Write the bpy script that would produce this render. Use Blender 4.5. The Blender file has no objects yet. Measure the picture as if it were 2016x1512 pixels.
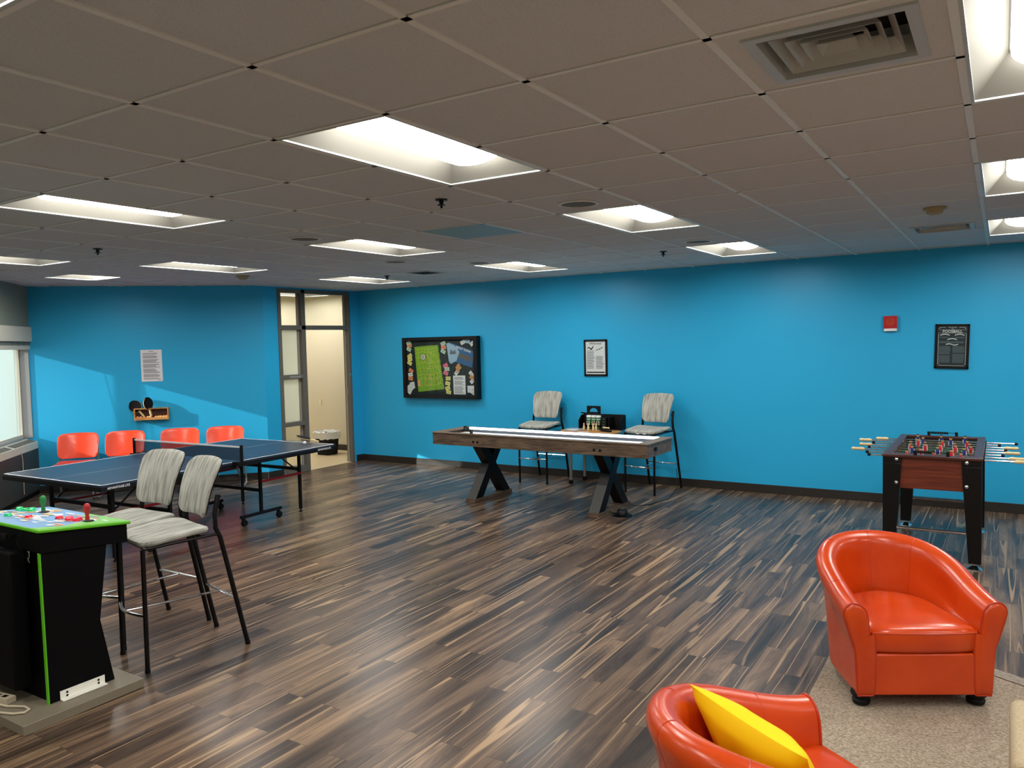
import bpy, math, random
from mathutils import Vector, Matrix
R = math.radians
C = bpy.context.scene.collection
SC = bpy.context.scene
PI = math.pi

# ------------------------------------------------------------------ camera, world, sun, exposure
def set_camera():
    f, pitch, roll, yaw = 1528.0366, -0.0543279, -0.0235678, -0.5625906
    cy, sy = math.cos(yaw), math.sin(yaw)
    fw = Vector((sy * math.cos(pitch), cy * math.cos(pitch), math.sin(pitch)))
    r = Vector((cy, -sy, 0)); up = r.cross(fw)
    c, s = math.cos(roll), math.sin(roll)
    r2 = c * r + s * up; u2 = -s * r + c * up
    cam = bpy.data.cameras.new('camera'); o = bpy.data.objects.new('camera', cam); C.objects.link(o)
    m = Matrix((r2, u2, -fw)).transposed().to_4x4(); m.translation = (0, 0, 1.8377)
    o.matrix_world = m
    cam.sensor_width = 36; cam.lens = f / 2016 * 36; cam.clip_start = .05; cam.clip_end = 200
    SC.camera = o
set_camera()

SC.view_settings.view_transform = 'Standard'
SC.view_settings.look = 'None'
SC.view_settings.gamma = 1
SC.view_settings.use_curve_mapping = False
SC.view_settings.exposure = 1.42
SC.cycles.max_bounces = 10
SC.cycles.diffuse_bounces = 6
SC.cycles.transparent_max_bounces = 12
SC.cycles.sample_clamp_indirect = 6
LAMP = 11.0
SUN = 1.95
SKY = .75

world = bpy.data.worlds.new('sky'); SC.world = world; world.use_nodes = True
wn = world.node_tree.nodes; wl = world.node_tree.links
bg = wn['Background']; bg.inputs['Color'].default_value = (.86, .94, .96, 1); bg.inputs['Strength'].default_value = SKY

sun = bpy.data.lights.new('sun', 'SUN'); sun.energy = SUN; sun.angle = R(.5); sun.color = (1, .95, .86)
so = bpy.data.objects.new('sun', sun); C.objects.link(so)
SUN_DIR = Vector((.507, .862, -.325)).normalized()
so.rotation_euler = SUN_DIR.to_track_quat('-Z', 'Y').to_euler()
so.location = (-20, -20, 15)

# ------------------------------------------------------------------ materials
def lin(c):
    return tuple((x / 255 / 12.92 if x / 255 <= .04045 else ((x / 255 + .055) / 1.055) ** 2.4) for x in c) + (1,)
def mat(name, rgb, rough=.5, metal=0, spec=.5, coat=0, bump=None, mix=None, emit=None):
    """bump=(scale,strength); mix=(rgb2, scale, (sx,sy,sz), lo, hi) mottles the colour"""
    m = bpy.data.materials.new(name); m.use_nodes = True
    n = m.node_tree.nodes; l = m.node_tree.links; p = n['Principled BSDF']
    p.inputs['Base Color'].default_value = lin(rgb); p.inputs['Roughness'].default_value = rough
    p.inputs['Metallic'].default_value = metal; p.inputs['Specular IOR Level'].default_value = spec
    p.inputs['Coat Weight'].default_value = coat; p.inputs['Coat Roughness'].default_value = .15
    if emit:
        p.inputs['Emission Color'].default_value = lin(emit[0]); p.inputs['Emission Strength'].default_value = emit[1]
    tc = n.new('ShaderNodeTexCoord')
    if mix:
        rgb2, sc, st, lo, hi = mix
        mp = n.new('ShaderNodeMapping'); mp.inputs['Scale'].default_value = st
        nz = n.new('ShaderNodeTexNoise'); nz.inputs['Scale'].default_value = sc; nz.inputs['Detail'].default_value = 4
        rp = n.new('ShaderNodeValToRGB'); rp.color_ramp.elements[0].position = lo; rp.color_ramp.elements[1].position = hi
        rp.color_ramp.elements[0].color = lin(rgb); rp.color_ramp.elements[1].color = lin(rgb2)
        l.new(tc.outputs['Object'], mp.inputs[0]); l.new(mp.outputs[0], nz.inputs['Vector'])
        l.new(nz.outputs['Fac'], rp.inputs[0]); l.new(rp.outputs[0], p.inputs['Base Color'])
    if bump:
        nb = n.new('ShaderNodeTexNoise'); nb.inputs['Scale'].default_value = bump[0]; nb.inputs['Detail'].default_value = 3
        b = n.new('ShaderNodeBump'); b.inputs['Strength'].default_value = bump[1]; b.inputs['Distance'].default_value = .002
        l.new(tc.outputs['Object'], nb.inputs['Vector']); l.new(nb.outputs['Fac'], b.inputs['Height']); l.new(b.outputs[0], p.inputs['Normal'])
    return m

def wood_floor():
    m = bpy.data.materials.new('wood_plank_floor'); m.use_nodes = True
    n = m.node_tree.nodes; l = m.node_tree.links; p = n['Principled BSDF']
    tc = n.new('ShaderNodeTexCoord')
    sx = n.new('ShaderNodeSeparateXYZ'); l.new(tc.outputs['Object'], sx.inputs[0])
    cb = n.new('ShaderNodeCombineXYZ'); l.new(sx.outputs['Y'], cb.inputs['X']); l.new(sx.outputs['X'], cb.inputs['Y'])
    br = n.new('ShaderNodeTexBrick'); br.offset = .37; br.offset_frequency = 2; br.squash = 1
    br.inputs['Scale'].default_value = 1; br.inputs['Brick Width'].default_value = .92; br.inputs['Row Height'].default_value = .128
    br.inputs['Mortar Size'].default_value = .0011; br.inputs['Mortar Smooth'].default_value = .2
    br.inputs['Color1'].default_value = (0, 0, 0, 1); br.inputs['Color2'].default_value = (1, 1, 1, 1); br.inputs['Mortar'].default_value = (.5, .5, .5, 1)
    l.new(cb.outputs[0], br.inputs['Vector'])
    # every plank reads another piece of the grain
    off = n.new('ShaderNodeVectorMath'); off.operation = 'SCALE'; off.inputs['Scale'].default_value = 37
    l.new(br.outputs['Color'], off.inputs[0])
    add = n.new('ShaderNodeVectorMath'); add.operation = 'ADD'; l.new(cb.outputs[0], add.inputs[0]); l.new(off.outputs[0], add.inputs[1])
    def noise(scale, vec, detail=3, dist=0., rough=.5):
        mp = n.new('ShaderNodeMapping'); mp.inputs['Scale'].default_value = vec
        nz = n.new('ShaderNodeTexNoise'); nz.inputs['Scale'].default_value = scale; nz.inputs['Detail'].default_value = detail
        nz.inputs['Distortion'].default_value = dist; nz.inputs['Roughness'].default_value = rough
        l.new(add.outputs[0], mp.inputs[0]); l.new(mp.outputs[0], nz.inputs['Vector']); return nz
    def math_(op, a, b=None):
        q = n.new('ShaderNodeMath'); q.operation = op
        for k, v in enumerate((a, b)):
            if v is None: continue
            if isinstance(v, (int, float)): q.inputs[k].default_value = v
            else: l.new(v, q.inputs[k])
        return q.outputs[0]
    # broad tone, contour figure, fine fibre
    g = noise(1, (.6, 6, 6), 2.5, .9, .5)
    rp = n.new('ShaderNodeValToRGB'); cr = rp.color_ramp
    cr.elements[0].position = .34; cr.elements[0].color = lin((50, 40, 34))
    cr.elements[1].position = .66; cr.elements[1].color = lin((120, 95, 70))
    e = cr.elements.new(.5); e.color = lin((84, 65, 51))
    l.new(g.outputs['Fac'], rp.inputs[0])
    fig = math_('SINE', math_('MULTIPLY', g.outputs['Fac'], 130.))
    fib = noise(1, (5, 130, 130), 2, .2, .6)
    tone = math_('ADD', math_('MULTIPLY', fig, .13), math_('MULTIPLY', math_('SUBTRACT', fib.outputs['Fac'], .5), 1.1))
    hs = n.new('ShaderNodeHueSaturation'); l.new(rp.outputs[0], hs.inputs['Color']); l.new(math_('ADD', tone, 1.), hs.inputs['Value'])
    # long thin sapwood streaks: narrow bands of a stretched noise
    s = noise(1, (.2, 8.5, 8.5), 1, .12, .35)
    d1 = math_('ABSOLUTE', math_('SUBTRACT', s.outputs['Fac'], .565)); d2 = math_('ABSOLUTE', math_('SUBTRACT', s.outputs['Fac'], .43))
    w1 = n.new('ShaderNodeMapRange'); w1.inputs['From Min'].default_value = .014; w1.inputs['From Max'].default_value = .008; l.new(d1, w1.inputs['Value'])
    w2 = n.new('ShaderNodeMapRange'); w2.inputs['From Min'].default_value = .007; w2.inputs['From Max'].default_value = .003; l.new(d2, w2.inputs['Value'])
    sap = math_('MAXIMUM', w1.outputs[0], math_('MULTIPLY', w2.outputs[0], .7))
    mx = n.new('ShaderNodeMix'); mx.data_type = 'RGBA'
    l.new(sap, mx.inputs['Factor']); l.new(hs.outputs[0], mx.inputs['A']); mx.inputs['B'].default_value = lin((150, 121, 86))
    # plank tone
    tn = n.new('ShaderNodeHueSaturation'); tn.inputs['Saturation'].default_value = .88; l.new(mx.outputs['Result'], tn.inputs['Color'])
    mr = n.new('ShaderNodeMapRange'); mr.inputs['To Min'].default_value = .78; mr.inputs['To Max'].default_value = 1.2
    l.new(br.outputs['Color'], mr.inputs['Value']); l.new(mr.outputs[0], tn.inputs['Value'])
    dk = n.new('ShaderNodeMix'); dk.data_type = 'RGBA'; l.new(br.outputs['Fac'], dk.inputs['Factor'])
    l.new(tn.outputs[0], dk.inputs['A']); dk.inputs['B'].default_value = lin((30, 23, 19))
    l.new(dk.outputs['Result'], p.inputs['Base Color'])
    p.inputs['Roughness'].default_value = .3; p.inputs['Specular IOR Level'].default_value = .3
    rr = n.new('ShaderNodeMapRange'); rr.inputs['To Min'].default_value = .27; rr.inputs['To Max'].default_value = .33
    l.new(g.outputs['Fac'], rr.inputs['Value']); l.new(rr.outputs[0], p.inputs['Roughness'])
    return m

def grain_wood(name, a, b, scale=(3, 40, 40), rough=.4, knots=.8):
    m = mat(name, a, rough, mix=(b, 1.0, scale, .32, .72))
    for nd in m.node_tree.nodes:
        if nd.type == 'TEX_NOISE': nd.inputs['Distortion'].default_value = knots; nd.inputs['Detail'].default_value = 6
    return m

def glass_mat(name, tint=(235, 245, 242), refl=1.0, ior=1.45):
    m = bpy.data.materials.new(name); m.use_nodes = True
    n = m.node_tree.nodes; l = m.node_tree.links; n.remove(n['Principled BSDF'])
    t = n.new('ShaderNodeBsdfTransparent'); t.inputs[0].default_value = lin(tint)
    g = n.new('ShaderNodeBsdfGlossy'); g.inputs['Roughness'].default_value = .02
    f = n.new('ShaderNodeFresnel'); f.inputs[0].default_value = ior
    mx = n.new('ShaderNodeMixShader'); l.new(f.outputs[0], mx.inputs[0]); l.new(t.outputs[0], mx.inputs[1]); l.new(g.outputs[0], mx.inputs[2])
    l.new(mx.outputs[0], n['Material Output'].inputs[0]); return m
def frosted_mat():
    m = bpy.data.materials.new('frosted_glass'); m.use_nodes = True
    n = m.node_tree.nodes; l = m.node_tree.links; n.remove(n['Principled BSDF'])
    t = n.new('ShaderNodeBsdfTranslucent'); t.inputs[0].default_value = lin((244, 248, 240))
    d = n.new('ShaderNodeBsdfDiffuse'); d.inputs[0].default_value = lin((236, 240, 230))
    mx = n.new('ShaderNodeMixShader'); mx.inputs[0].default_value = .3
    l.new(t.outputs[0], mx.inputs[1]); l.new(d.outputs[0], mx.inputs[2]); l.new(mx.outputs[0], n['Material Output'].inputs[0]); return m

def stripe_fabric():
    m = bpy.data.materials.new('striated_grey_upholstery'); m.use_nodes = True
    n = m.node_tree.nodes; l = m.node_tree.links; p = n['Principled BSDF']
    tc = n.new('ShaderNodeTexCoord'); mp = n.new('ShaderNodeMapping'); mp.inputs['Scale'].default_value = (1, .06, .06)
    nz = n.new('ShaderNodeTexNoise'); nz.inputs['Scale'].default_value = 95; nz.inputs['Detail'].default_value = 2; nz.inputs['Distortion'].default_value = .3
    rp = n.new('ShaderNodeValToRGB'); rp.color_ramp.elements[0].position = .36; rp.color_ramp.elements[1].position = .6
    rp.color_ramp.elements[0].color = lin((134, 135, 128)); rp.color_ramp.elements[1].color = lin((182, 183, 175))
    l.new(tc.outputs['Object'], mp.inputs[0]); l.new(mp.outputs[0], nz.inputs['Vector']); l.new(nz.outputs['Fac'], rp.inputs[0])
    l.new(rp.outputs[0], p.inputs['Base Color']); p.inputs['Roughness'].default_value = .9; p.inputs['Specular IOR Level'].default_value = .2
    return m

M = dict(
    wall=mat('blue_wall_paint', (40, 172, 224), .42, spec=.35, bump=(350, .08)),
    cream=mat('cream_wall_paint', (204, 196, 172), .6),
    graywall=mat('grey_green_wall_paint', (128, 136, 124), .6),
    darkroom=mat('plain_wall_paint', (196, 188, 172), .7),
    floor=wood_floor(),
    base=mat('dark_rubber_baseboard', (38, 34, 31), .45),
    tile=mat('ceiling_tile', (202, 206, 210), .95, spec=.1, bump=(260, .5), mix=((178, 181, 185), 190, (1, 1, 1), .55, .75)),
    tbar=mat('ceiling_grid_bar', (222, 224, 220), .45),
    white=mat('white_enamel', (238, 238, 228), .35),
    vent=mat('grey_vent_enamel', (182, 186, 184), .4),
    black=mat('black_powdercoat', (5, 5, 7), .4, spec=.3),
    matte=mat('matte_black', (6, 6, 8), .6, spec=.25),
    darkhole=mat('dark_hollow', (6, 6, 6), .9),
    emit=mat('lamp_diffuser', (255, 255, 250), .5, emit=((255, 250, 243), LAMP)),
    led=mat('led_strip', (255, 255, 255), .5, emit=((232, 244, 255), 2.2)),
    fabric=stripe_fabric(),
    chrome=mat('polished_chrome', (225, 228, 232), .12, metal=1),
    steel=mat('brushed_steel', (150, 148, 142), .35, metal=.8),
    greyleg=mat('grey_painted_steel', (128, 128, 126), .4),
    orangeplastic=mat('orange_moulded_plastic', (230, 64, 24), .3, coat=.2),
    leather=mat('orange_leather', (200, 68, 12), .27, spec=.45, coat=.18, bump=(420, .12), mix=((190, 58, 9), 5, (1, 1, 1), .4, .7)),
    leatherseam=mat('orange_leather_seam', (176, 46, 10), .35),
    yellow=mat('yellow_pillow_cloth', (245, 208, 4), .65, spec=.25, bump=(700, .15)),
    shoegrey=mat('dark_charcoal_panel', (56, 57, 54), .55),
    rustic=grain_wood('weathered_brown_laminate', (66, 52, 43), (124, 104, 86), (4, 34, 34), .45, 1.2),
    redwood=grain_wood('cherry_red_laminate', (78, 30, 20), (120, 56, 36), (3, 30, 60), .35, .5),
    darkrim=mat('dark_cherry_rim', (72, 36, 28), .35),
    playboard=mat('glossy_maple_playfield', (226, 230, 226), .3),
    gutter=mat('grey_carpeted_gutter', (92, 96, 100), .95),
    ppblue=mat('blue_table_top', (44, 56, 78), .34, spec=.35),
    ppline=mat('white_line_paint', (230, 235, 240), .4),
    ppframe=mat('dark_navy_steel', (11, 14, 20), .45, spec=.3),
    red=mat('red_steel', (150, 12, 24), .4),
    net=None,
    carpet=mat('beige_speckled_carpet', (122, 110, 95), .97, spec=.1, bump=(200, .9), mix=((176, 163, 145), 55, (1.6, 4.2, 1), .38, .64)),
    striptrim=grain_wood('grey_transition_strip', (108, 96, 84), (160, 148, 132), (60, 60, 60), .5, .3),
    linen=mat('beige_linen_cloth', (186, 172, 144), .95, spec=.1, bump=(500, .5), mix=((160, 144, 116), 60, (1, 5, 5), .4, .7)),
    linendark=mat('taupe_woven_cloth', (118, 104, 84), .95, spec=.1, mix=((146, 130, 106), 70, (5, 1, 5), .4, .7)),
    cabblack=mat('black_laminate', (4, 4, 6), .6, spec=.12),
    green=mat('bright_green_edging', (92, 186, 28), .35),
    taupe=mat('taupe_painted_board', (124, 116, 100), .45),
    joyred=mat('red_joystick_plastic', (176, 28, 32), .35),
    joygreen=mat('green_joystick_plastic', (28, 120, 52), .35),
    btnred=mat('translucent_red_button', (240, 20, 60), .25),
    btngreen=mat('translucent_green_button', (16, 205, 120), .25),
    cord=mat('cream_cable_jacket', (196, 184, 160), .5),
    birch=mat('pale_birch', (222, 200, 150), .45),
    tabwood=grain_wood('light_oak_laminate', (176, 126, 74), (206, 160, 104), (3, 30, 30), .35, .5),
    shelfwood=grain_wood('golden_pine', (150, 96, 48), (204, 156, 92), (4, 30, 30), .5, .6),
    shelfdark=mat('dark_stained_wood', (70, 38, 22), .5),
    paper=mat('white_paper', (226, 228, 232), .7),
    ink=mat('grey_print_ink', (96, 98, 104), .7),
    inkdark=mat('black_print_ink', (16, 16, 18), .6),
    chalk=mat('white_print', (222, 226, 226), .6),
    slate=mat('dark_slate_print', (30, 44, 52), .6),
    slatetext=mat('slate_small_print', (96, 112, 120), .6),
    mapgreen=mat('map_green', (124, 168, 34), .6),
    mapyellow=mat('map_yellow', (206, 206, 70), .6),
    mappink=mat('map_salmon', (222, 158, 120), .6),
    cardyellow=mat('yellow_card', (222, 214, 124), .6), cardorange=mat('salmon_card', (228, 136, 96), .6),
    cardgreen=mat('mint_card', (176, 206, 180), .6), cardpink=mat('pink_card', (224, 104, 132), .6),
    cardwhite=mat('white_card', (218, 220, 222), .6), cardtan=mat('tan_card', (206, 150, 84), .6), cardblue=mat('blue_card', (158, 196, 218), .6),
    bannerblue=mat('banner_blue', (34, 92, 142), .6), bannerpale=mat('banner_pale_blue', (150, 182, 206), .6), bannerbrown=mat('banner_brown', (92, 84, 78), .6),
    alarm=mat('alarm_red_plastic', (176, 16, 28), .4),
    ivory=mat('ivory_plastic', (214, 200, 150), .45),
    doorframe=mat('grey_door_frame', (104, 100, 92), .45),
    doorlight=mat('light_grey_jamb', (150, 148, 142), .45),
    lensedge=mat('lens_side', (225, 224, 214), .5, emit=((255, 250, 240), 1.9)), reflector=mat('reflector_enamel', (118, 117, 110), .6, spec=.2),
    glass=glass_mat('clear_glass', (250, 252, 251), ior=1.28), winpane=glass_mat('window_glass', (252, 254, 253), ior=1.04), casepane=glass_mat('case_glass', (250, 252, 251), ior=1.14), frosted=frosted_mat(),
    winframe=mat('off_white_window_frame', (206, 204, 188), .45), wingrey=mat('grey_aluminium_frame', (150, 152, 152), .4),
    beige_floor=mat('beige_floor_tile', (196, 178, 142), .4),
    snow=mat('pale_outdoor_ground', (206, 210, 212), .8),
    binbag=mat('white_bin_bag', (214, 216, 216), .4),
    skin=mat('peach_figure_paint', (222, 168, 120), .4), figblue=mat('blue_figure_paint', (36, 52, 128), .4),
    figred=mat('red_figure_paint', (212, 34, 44), .4), pitch=mat('green_playfield', (26, 84, 48), .4),
    cork=mat('orange_ball', (240, 168, 104), .5), ballwhite=mat('white_ball', (240, 240, 240), .4),
    rubber=mat('black_pimpled_rubber', (12, 12, 14), .8, spec=.2),
    cangreen=mat('green_can_label', (14, 96, 52), .4), canpink=mat('pink_can_mark', (206, 110, 110), .5),
    skyblue=mat('control_panel_sky_blue', (120, 168, 214), .35), grass=mat('control_panel_grass_green', (128, 200, 84), .35),
    sandp=mat('control_panel_sand', (226, 196, 130), .4), cloud=mat('control_panel_white', (232, 236, 236), .4), greyp=mat('control_panel_grey', (126, 138, 150), .4),
    smoke=mat('cream_detector_plastic', (164, 148, 112), .5), speaker=mat('speaker_mesh', (98, 94, 88), .7),
    panelblue=mat('blue_grey_ceiling_panel', (128, 158, 166), .5),
    paleout=mat('pale_exterior_wall', (204, 212, 204), .8),
)
def net_mat():
    m = bpy.data.materials.new('fine_net_mesh'); m.use_nodes = True
    n = m.node_tree.nodes; l = m.node_tree.links; p = n['Principled BSDF']
    p.inputs['Base Color'].default_value = lin((22, 40, 62)); p.inputs['Roughness'].default_value = .8
    t = n.new('ShaderNodeBsdfTransparent'); mx = n.new('ShaderNodeMixShader'); mx.inputs[0].default_value = .55
    l.new(t.outputs[0], mx.inputs[1]); l.new(p.outputs[0], mx.inputs[2]); l.new(mx.outputs[0], n['Material Output'].inputs[0]); return m
M['net'] = net_mat()

# ------------------------------------------------------------------ mesh helpers
class MB:
    def __init__(s): s.v = []; s.f = []; s.m = []; s.cur = 0
    def mi(s, i): s.cur = i; return s
    def addv(s, vs): b = len(s.v); s.v += [tuple(v) for v in vs]; return b
    def addf(s, fs, b=0):
        for f in fs: s.f.append(tuple(b + i for i in f)); s.m.append(s.cur)
        return s
    def box(s, x0, y0, z0, x1, y1, z1):
        b = s.addv([(x, y, z) for z in (z0, z1) for x, y in ((x0, y0), (x1, y0), (x1, y1), (x0, y1))])
        return s.addf([(3, 2, 1, 0), (4, 5, 6, 7), (0, 1, 5, 4), (1, 2, 6, 5), (2, 3, 7, 6), (3, 0, 4, 7)], b)
    def hexa(s, p):
        b = s.addv(p); return s.addf([(3, 2, 1, 0), (4, 5, 6, 7), (0, 1, 5, 4), (1, 2, 6, 5), (2, 3, 7, 6), (3, 0, 4, 7)], b)
    def quad(s, *p):
        b = s.addv(p); return s.addf([tuple(range(len(p)))], b)
    def bar(s, p, q, w, h, up=(0, 0, 1)):
        p = Vector(p); q = Vector(q); d = (q - p).normalized(); u = Vector(up)
        if abs(d.dot(u)) > .98: u = Vector((1, 0, 0)) if abs(d.x) < .9 else Vector((0, 1, 0))
        a = d.cross(u).normalized() * (w / 2); c = a.cross(d).normalized() * (h / 2)
        return s.hexa([p - a - c, p + a - c, p + a + c, p - a + c, q - a - c, q + a - c, q + a + c, q - a + c])
    def tube(s, pts, r, n=10, closed=False):
        pts = [Vector(p) for p in pts]; N = len(pts); rings = []; prev = None
        rr = r if isinstance(r, (list, tuple)) else [r] * N
        for i, p in enumerate(pts):
            if closed: d = pts[(i + 1) % N] - pts[i - 1]
            else: d = pts[min(i + 1, N - 1)] - pts[max(i - 1, 0)]
            d.normalize()
            if prev is None:
                a = d.cross(Vector((0, 0, 1)))
                if a.length < .1: a = d.cross(Vector((1, 0, 0)))
            else: a = prev - d * prev.dot(d)
            a.normalize(); prev = a; c = d.cross(a)
            rings.append(s.addv([p + a * math.cos(2 * PI * k / n) * rr[i] + c * math.sin(2 * PI * k / n) * rr[i] for k in range(n)]))
        for i in range(N if closed else N - 1):
            A, B = rings[i], rings[(i + 1) % N]
            s.addf([(A + k, A + (k + 1) % n, B + (k + 1) % n, B + k) for k in range(n)])
        if not closed:
            s.addf([tuple(rings[0] + k for k in reversed(range(n))), tuple(rings[-1] + k for k in range(n))])
        return s
    def lathe(s, prof, c=(0, 0, 0), n=20, axis='z'):
        c = Vector(c); rings = []
        for r, h in prof:
            vs = []
            for k in range(n):
                a = 2 * PI * k / n; x, y = r * math.cos(a), r * math.sin(a)
                vs.append(c + (Vector((x, y, h)) if axis == 'z' else Vector((h, x, y)) if axis == 'x' else Vector((x, h, y))))
            rings.append(s.addv(vs))
        for A, B in zip(rings, rings[1:]):
            s.addf([(A + k, A + (k + 1) % n, B + (k + 1) % n, B + k) for k in range(n)])
        if prof[0][0] > 1e-6: s.addf([tuple(rings[0] + k for k in reversed(range(n)))])
        if prof[-1][0] > 1e-6: s.addf([tuple(rings[-1] + k for k in range(n))])
        return s
    def prism(s, poly, a0, a1, axis='z'):
        def P(u, v, w): return (u, v, w) if axis == 'z' else (w, u, v) if axis == 'x' else (u, w, v)
        n = len(poly); A = s.addv([P(u, v, a0) for u, v in poly]); B = s.addv([P(u, v, a1) for u, v in poly])
        s.addf([tuple(A + k for k in reversed(range(n))), tuple(B + k for k in range(n))])
        return s.addf([(A + k, A + (k + 1) % n, B + (k + 1) % n, B + k) for k in range(n)])
    def loft(s, secs, closed_sec=True, caps=True):
        n = len(secs[0]); rs = [s.addv(x) for x in secs]; m = n if closed_sec else n - 1
        for A, B in zip(rs, rs[1:]): s.addf([(A + k, A + (k + 1) % n, B + (k + 1) % n, B + k) for k in range(m)])
        if caps: s.addf([tuple(rs[0] + k for k in reversed(range(n))), tuple(rs[-1] + k for k in range(n))])
        return s
    def pad(s, outline, th, fn, rings=((.0, .5), (.35, .5), (.7, .5), (.9, .47), (.98, .3), (1, 0))):
        """a cushion-like slab: the outline (u,v), its thickness w in [-th/2, th/2] along the rings; fn maps (u,v,w) to a point"""
        n = len(outline); cu = sum(p[0] for p in outline) / n; cv = sum(p[1] for p in outline) / n
        seq = [(k, w) for k, w in rings] + [(k, -w) for k, w in reversed(rings[:-1])]
        prev = None
        for k, w in seq:
            if k == 0: cur = ('c', s.addv([fn(cu, cv, w * th)]))
            else: cur = ('r', s.addv([fn(cu + (u - cu) * k, cv + (v - cv) * k, w * th) for u, v in outline]))
            if prev:
                A, B = prev[1], cur[1]
                if prev[0] == 'c': s.addf([(A, B + i, B + (i + 1) % n) for i in range(n)])
                elif cur[0] == 'c': s.addf([(A + i, B, A + (i + 1) % n) for i in range(n)])
                else: s.addf([(A + i, B + i, B + (i + 1) % n, A + (i + 1) % n) for i in range(n)])
            prev = cur
        return s
    def build(s, name, mats, parent=None, loc=None, rot=None, bevel=0, sub=0, angle=38, seg=2):
        me = bpy.data.meshes.new(name); me.from_pydata(s.v, [], s.f); me.validate(); 
        for m in (mats if isinstance(mats, (list, tuple)) else [mats]): me.materials.append(M[m] if isinstance(m, str) else m)
        for p, i in zip(me.polygons, s.m): p.material_index = i; p.use_smooth = True
        me.set_sharp_from_angle(angle=R(angle))
        o = bpy.data.objects.new(name, me); C.objects.link(o)
        if parent is not None: o.parent = parent
        if loc is not None: o.location = loc
        if rot is not None: o.rotation_euler = rot
        if bevel:
            b = o.modifiers.new('bevel', 'BEVEL'); b.width = bevel; b.segments = seg; b.limit_method = 'ANGLE'; b.angle_limit = R(40); b.harden_normals = False
        if sub:
            d = o.modifiers.new('subdivision', 'SUBSURF'); d.levels = sub; d.render_levels = sub
        return o
def rrect(w, h, r, n=6, arch=0, cx=0, cy=0):
    out = []
    for qx, qy, a0 in ((1, 1, 0), (-1, 1, 90), (-1, -1, 180), (1, -1, 270)):
        for k in range(n + 1):
            a = R(a0 + 90 * k / n)
            out.append((qx * (w / 2 - r) + r * math.cos(a), qy * (h / 2 - r) + r * math.sin(a)))
    # extra points on the long edges so that curved surfaces follow
    res = []
    for i, p in enumerate(out):
        q = out[(i + 1) % len(out)]; res.append(p)
        L = math.hypot(q[0] - p[0], q[1] - p[1])
        if L > .06:
            m = int(L / .03)
            for j in range(1, m): res.append((p[0] + (q[0] - p[0]) * j / m, p[1] + (q[1] - p[1]) * j / m))
    return [(u + cx, v + cy + (arch * (1 - (2 * u / w) ** 2) if v > 0 else 0)) for u, v in res]

def text_mb(mb, s, size, fn, bold=0.0, cw=1.0, align='CENTER'):
    """adds the letters as flat faces; fn maps the (x, y) of the text to a point"""
    cu = bpy.data.curves.new('lettering', 'FONT'); cu.body = s; cu.size = size; cu.align_x = align; cu.align_y = 'CENTER'; cu.offset = bold; cu.resolution_u = 2
    o = bpy.data.objects.new('lettering', cu); C.objects.link(o)
    dg = bpy.context.evaluated_depsgraph_get(); me = bpy.data.meshes.new_from_object(o.evaluated_get(dg))
    b = mb.addv([fn(v.co.x * cw, v.co.y) for v in me.vertices]); mb.addf([tuple(p.vertices) for p in me.polygons], b)
    bpy.data.objects.remove(o); bpy.data.curves.remove(cu); bpy.data.meshes.remove(me)

def tag(o, label=None, cat=None, group=None, kind=None):
    if label: o['label'] = label
    if cat: o['category'] = cat
    if group: o['group'] = group
    if kind: o['kind'] = kind
    return o
def thing(name, label, cat, loc=(0, 0, 0), rz=0, group=None, kind=None, rot=None):
    o = bpy.data.objects.new(name, None); C.objects.link(o); o.empty_display_size = .1
    o.location = loc; o.rotation_euler = rot if rot else (0, 0, rz)
    return tag(o, label, cat, group, kind)
def dup(root, loc, rz, label=None, group=None):
    def cp(o, par):
        c = o.copy(); C.objects.link(c); c.parent = par
        for ch in list(o.children): cp(ch, c)
        return c
    r = cp(root, None); r.location = loc; r.rotation_euler = (0, 0, rz)
    if label: r['label'] = label
    if group: r['group'] = group
    return r
def struct(name, mb, m, label, parent=None, **k):
    o = mb.build(name, m, parent, **k)
    if parent is None: tag(o, label, kind='structure')
    return o

# ------------------------------------------------------------------ room
HC = 2.6964; YB = 9.19; XL = -8.65; T = .6096
GX, GY = -2.5536, 2.2452              # ceiling grid origin
A = Vector((-10.65, 5.2)); W_ = Vector((.69, .724)).normalized(); M_ = Vector((.724, -.69)).normalized()  # along the paddle wall / along the window wall
CR = Vector((-8.65, 7.3))
def wa(s, off=0, z=0):                 # point by the paddle wall
    p = A + W_ * s + M_ * off; return Vector((p.x, p.y, z))
def ww(t, D=0, z=0):                   # point on the window wall, D behind its room face
    p = A + M_ * t - W_ * D; return Vector((p.x, p.y, z))
XR, YF = 4.6, -4.6
def wallbox(mb, p, q, th, z0, z1):
    """slab between plan points p and q with thickness th to the left of p->q"""
    p = Vector(p); q = Vector(q); d = (q - p).normalized(); n = Vector((-d.y, d.x)) * th
    P = [p, q, q + n, p + n]
    mb.hexa([(a.x, a.y, z0) for a in P] + [(a.x, a.y, z1) for a in P]); return mb

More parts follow.
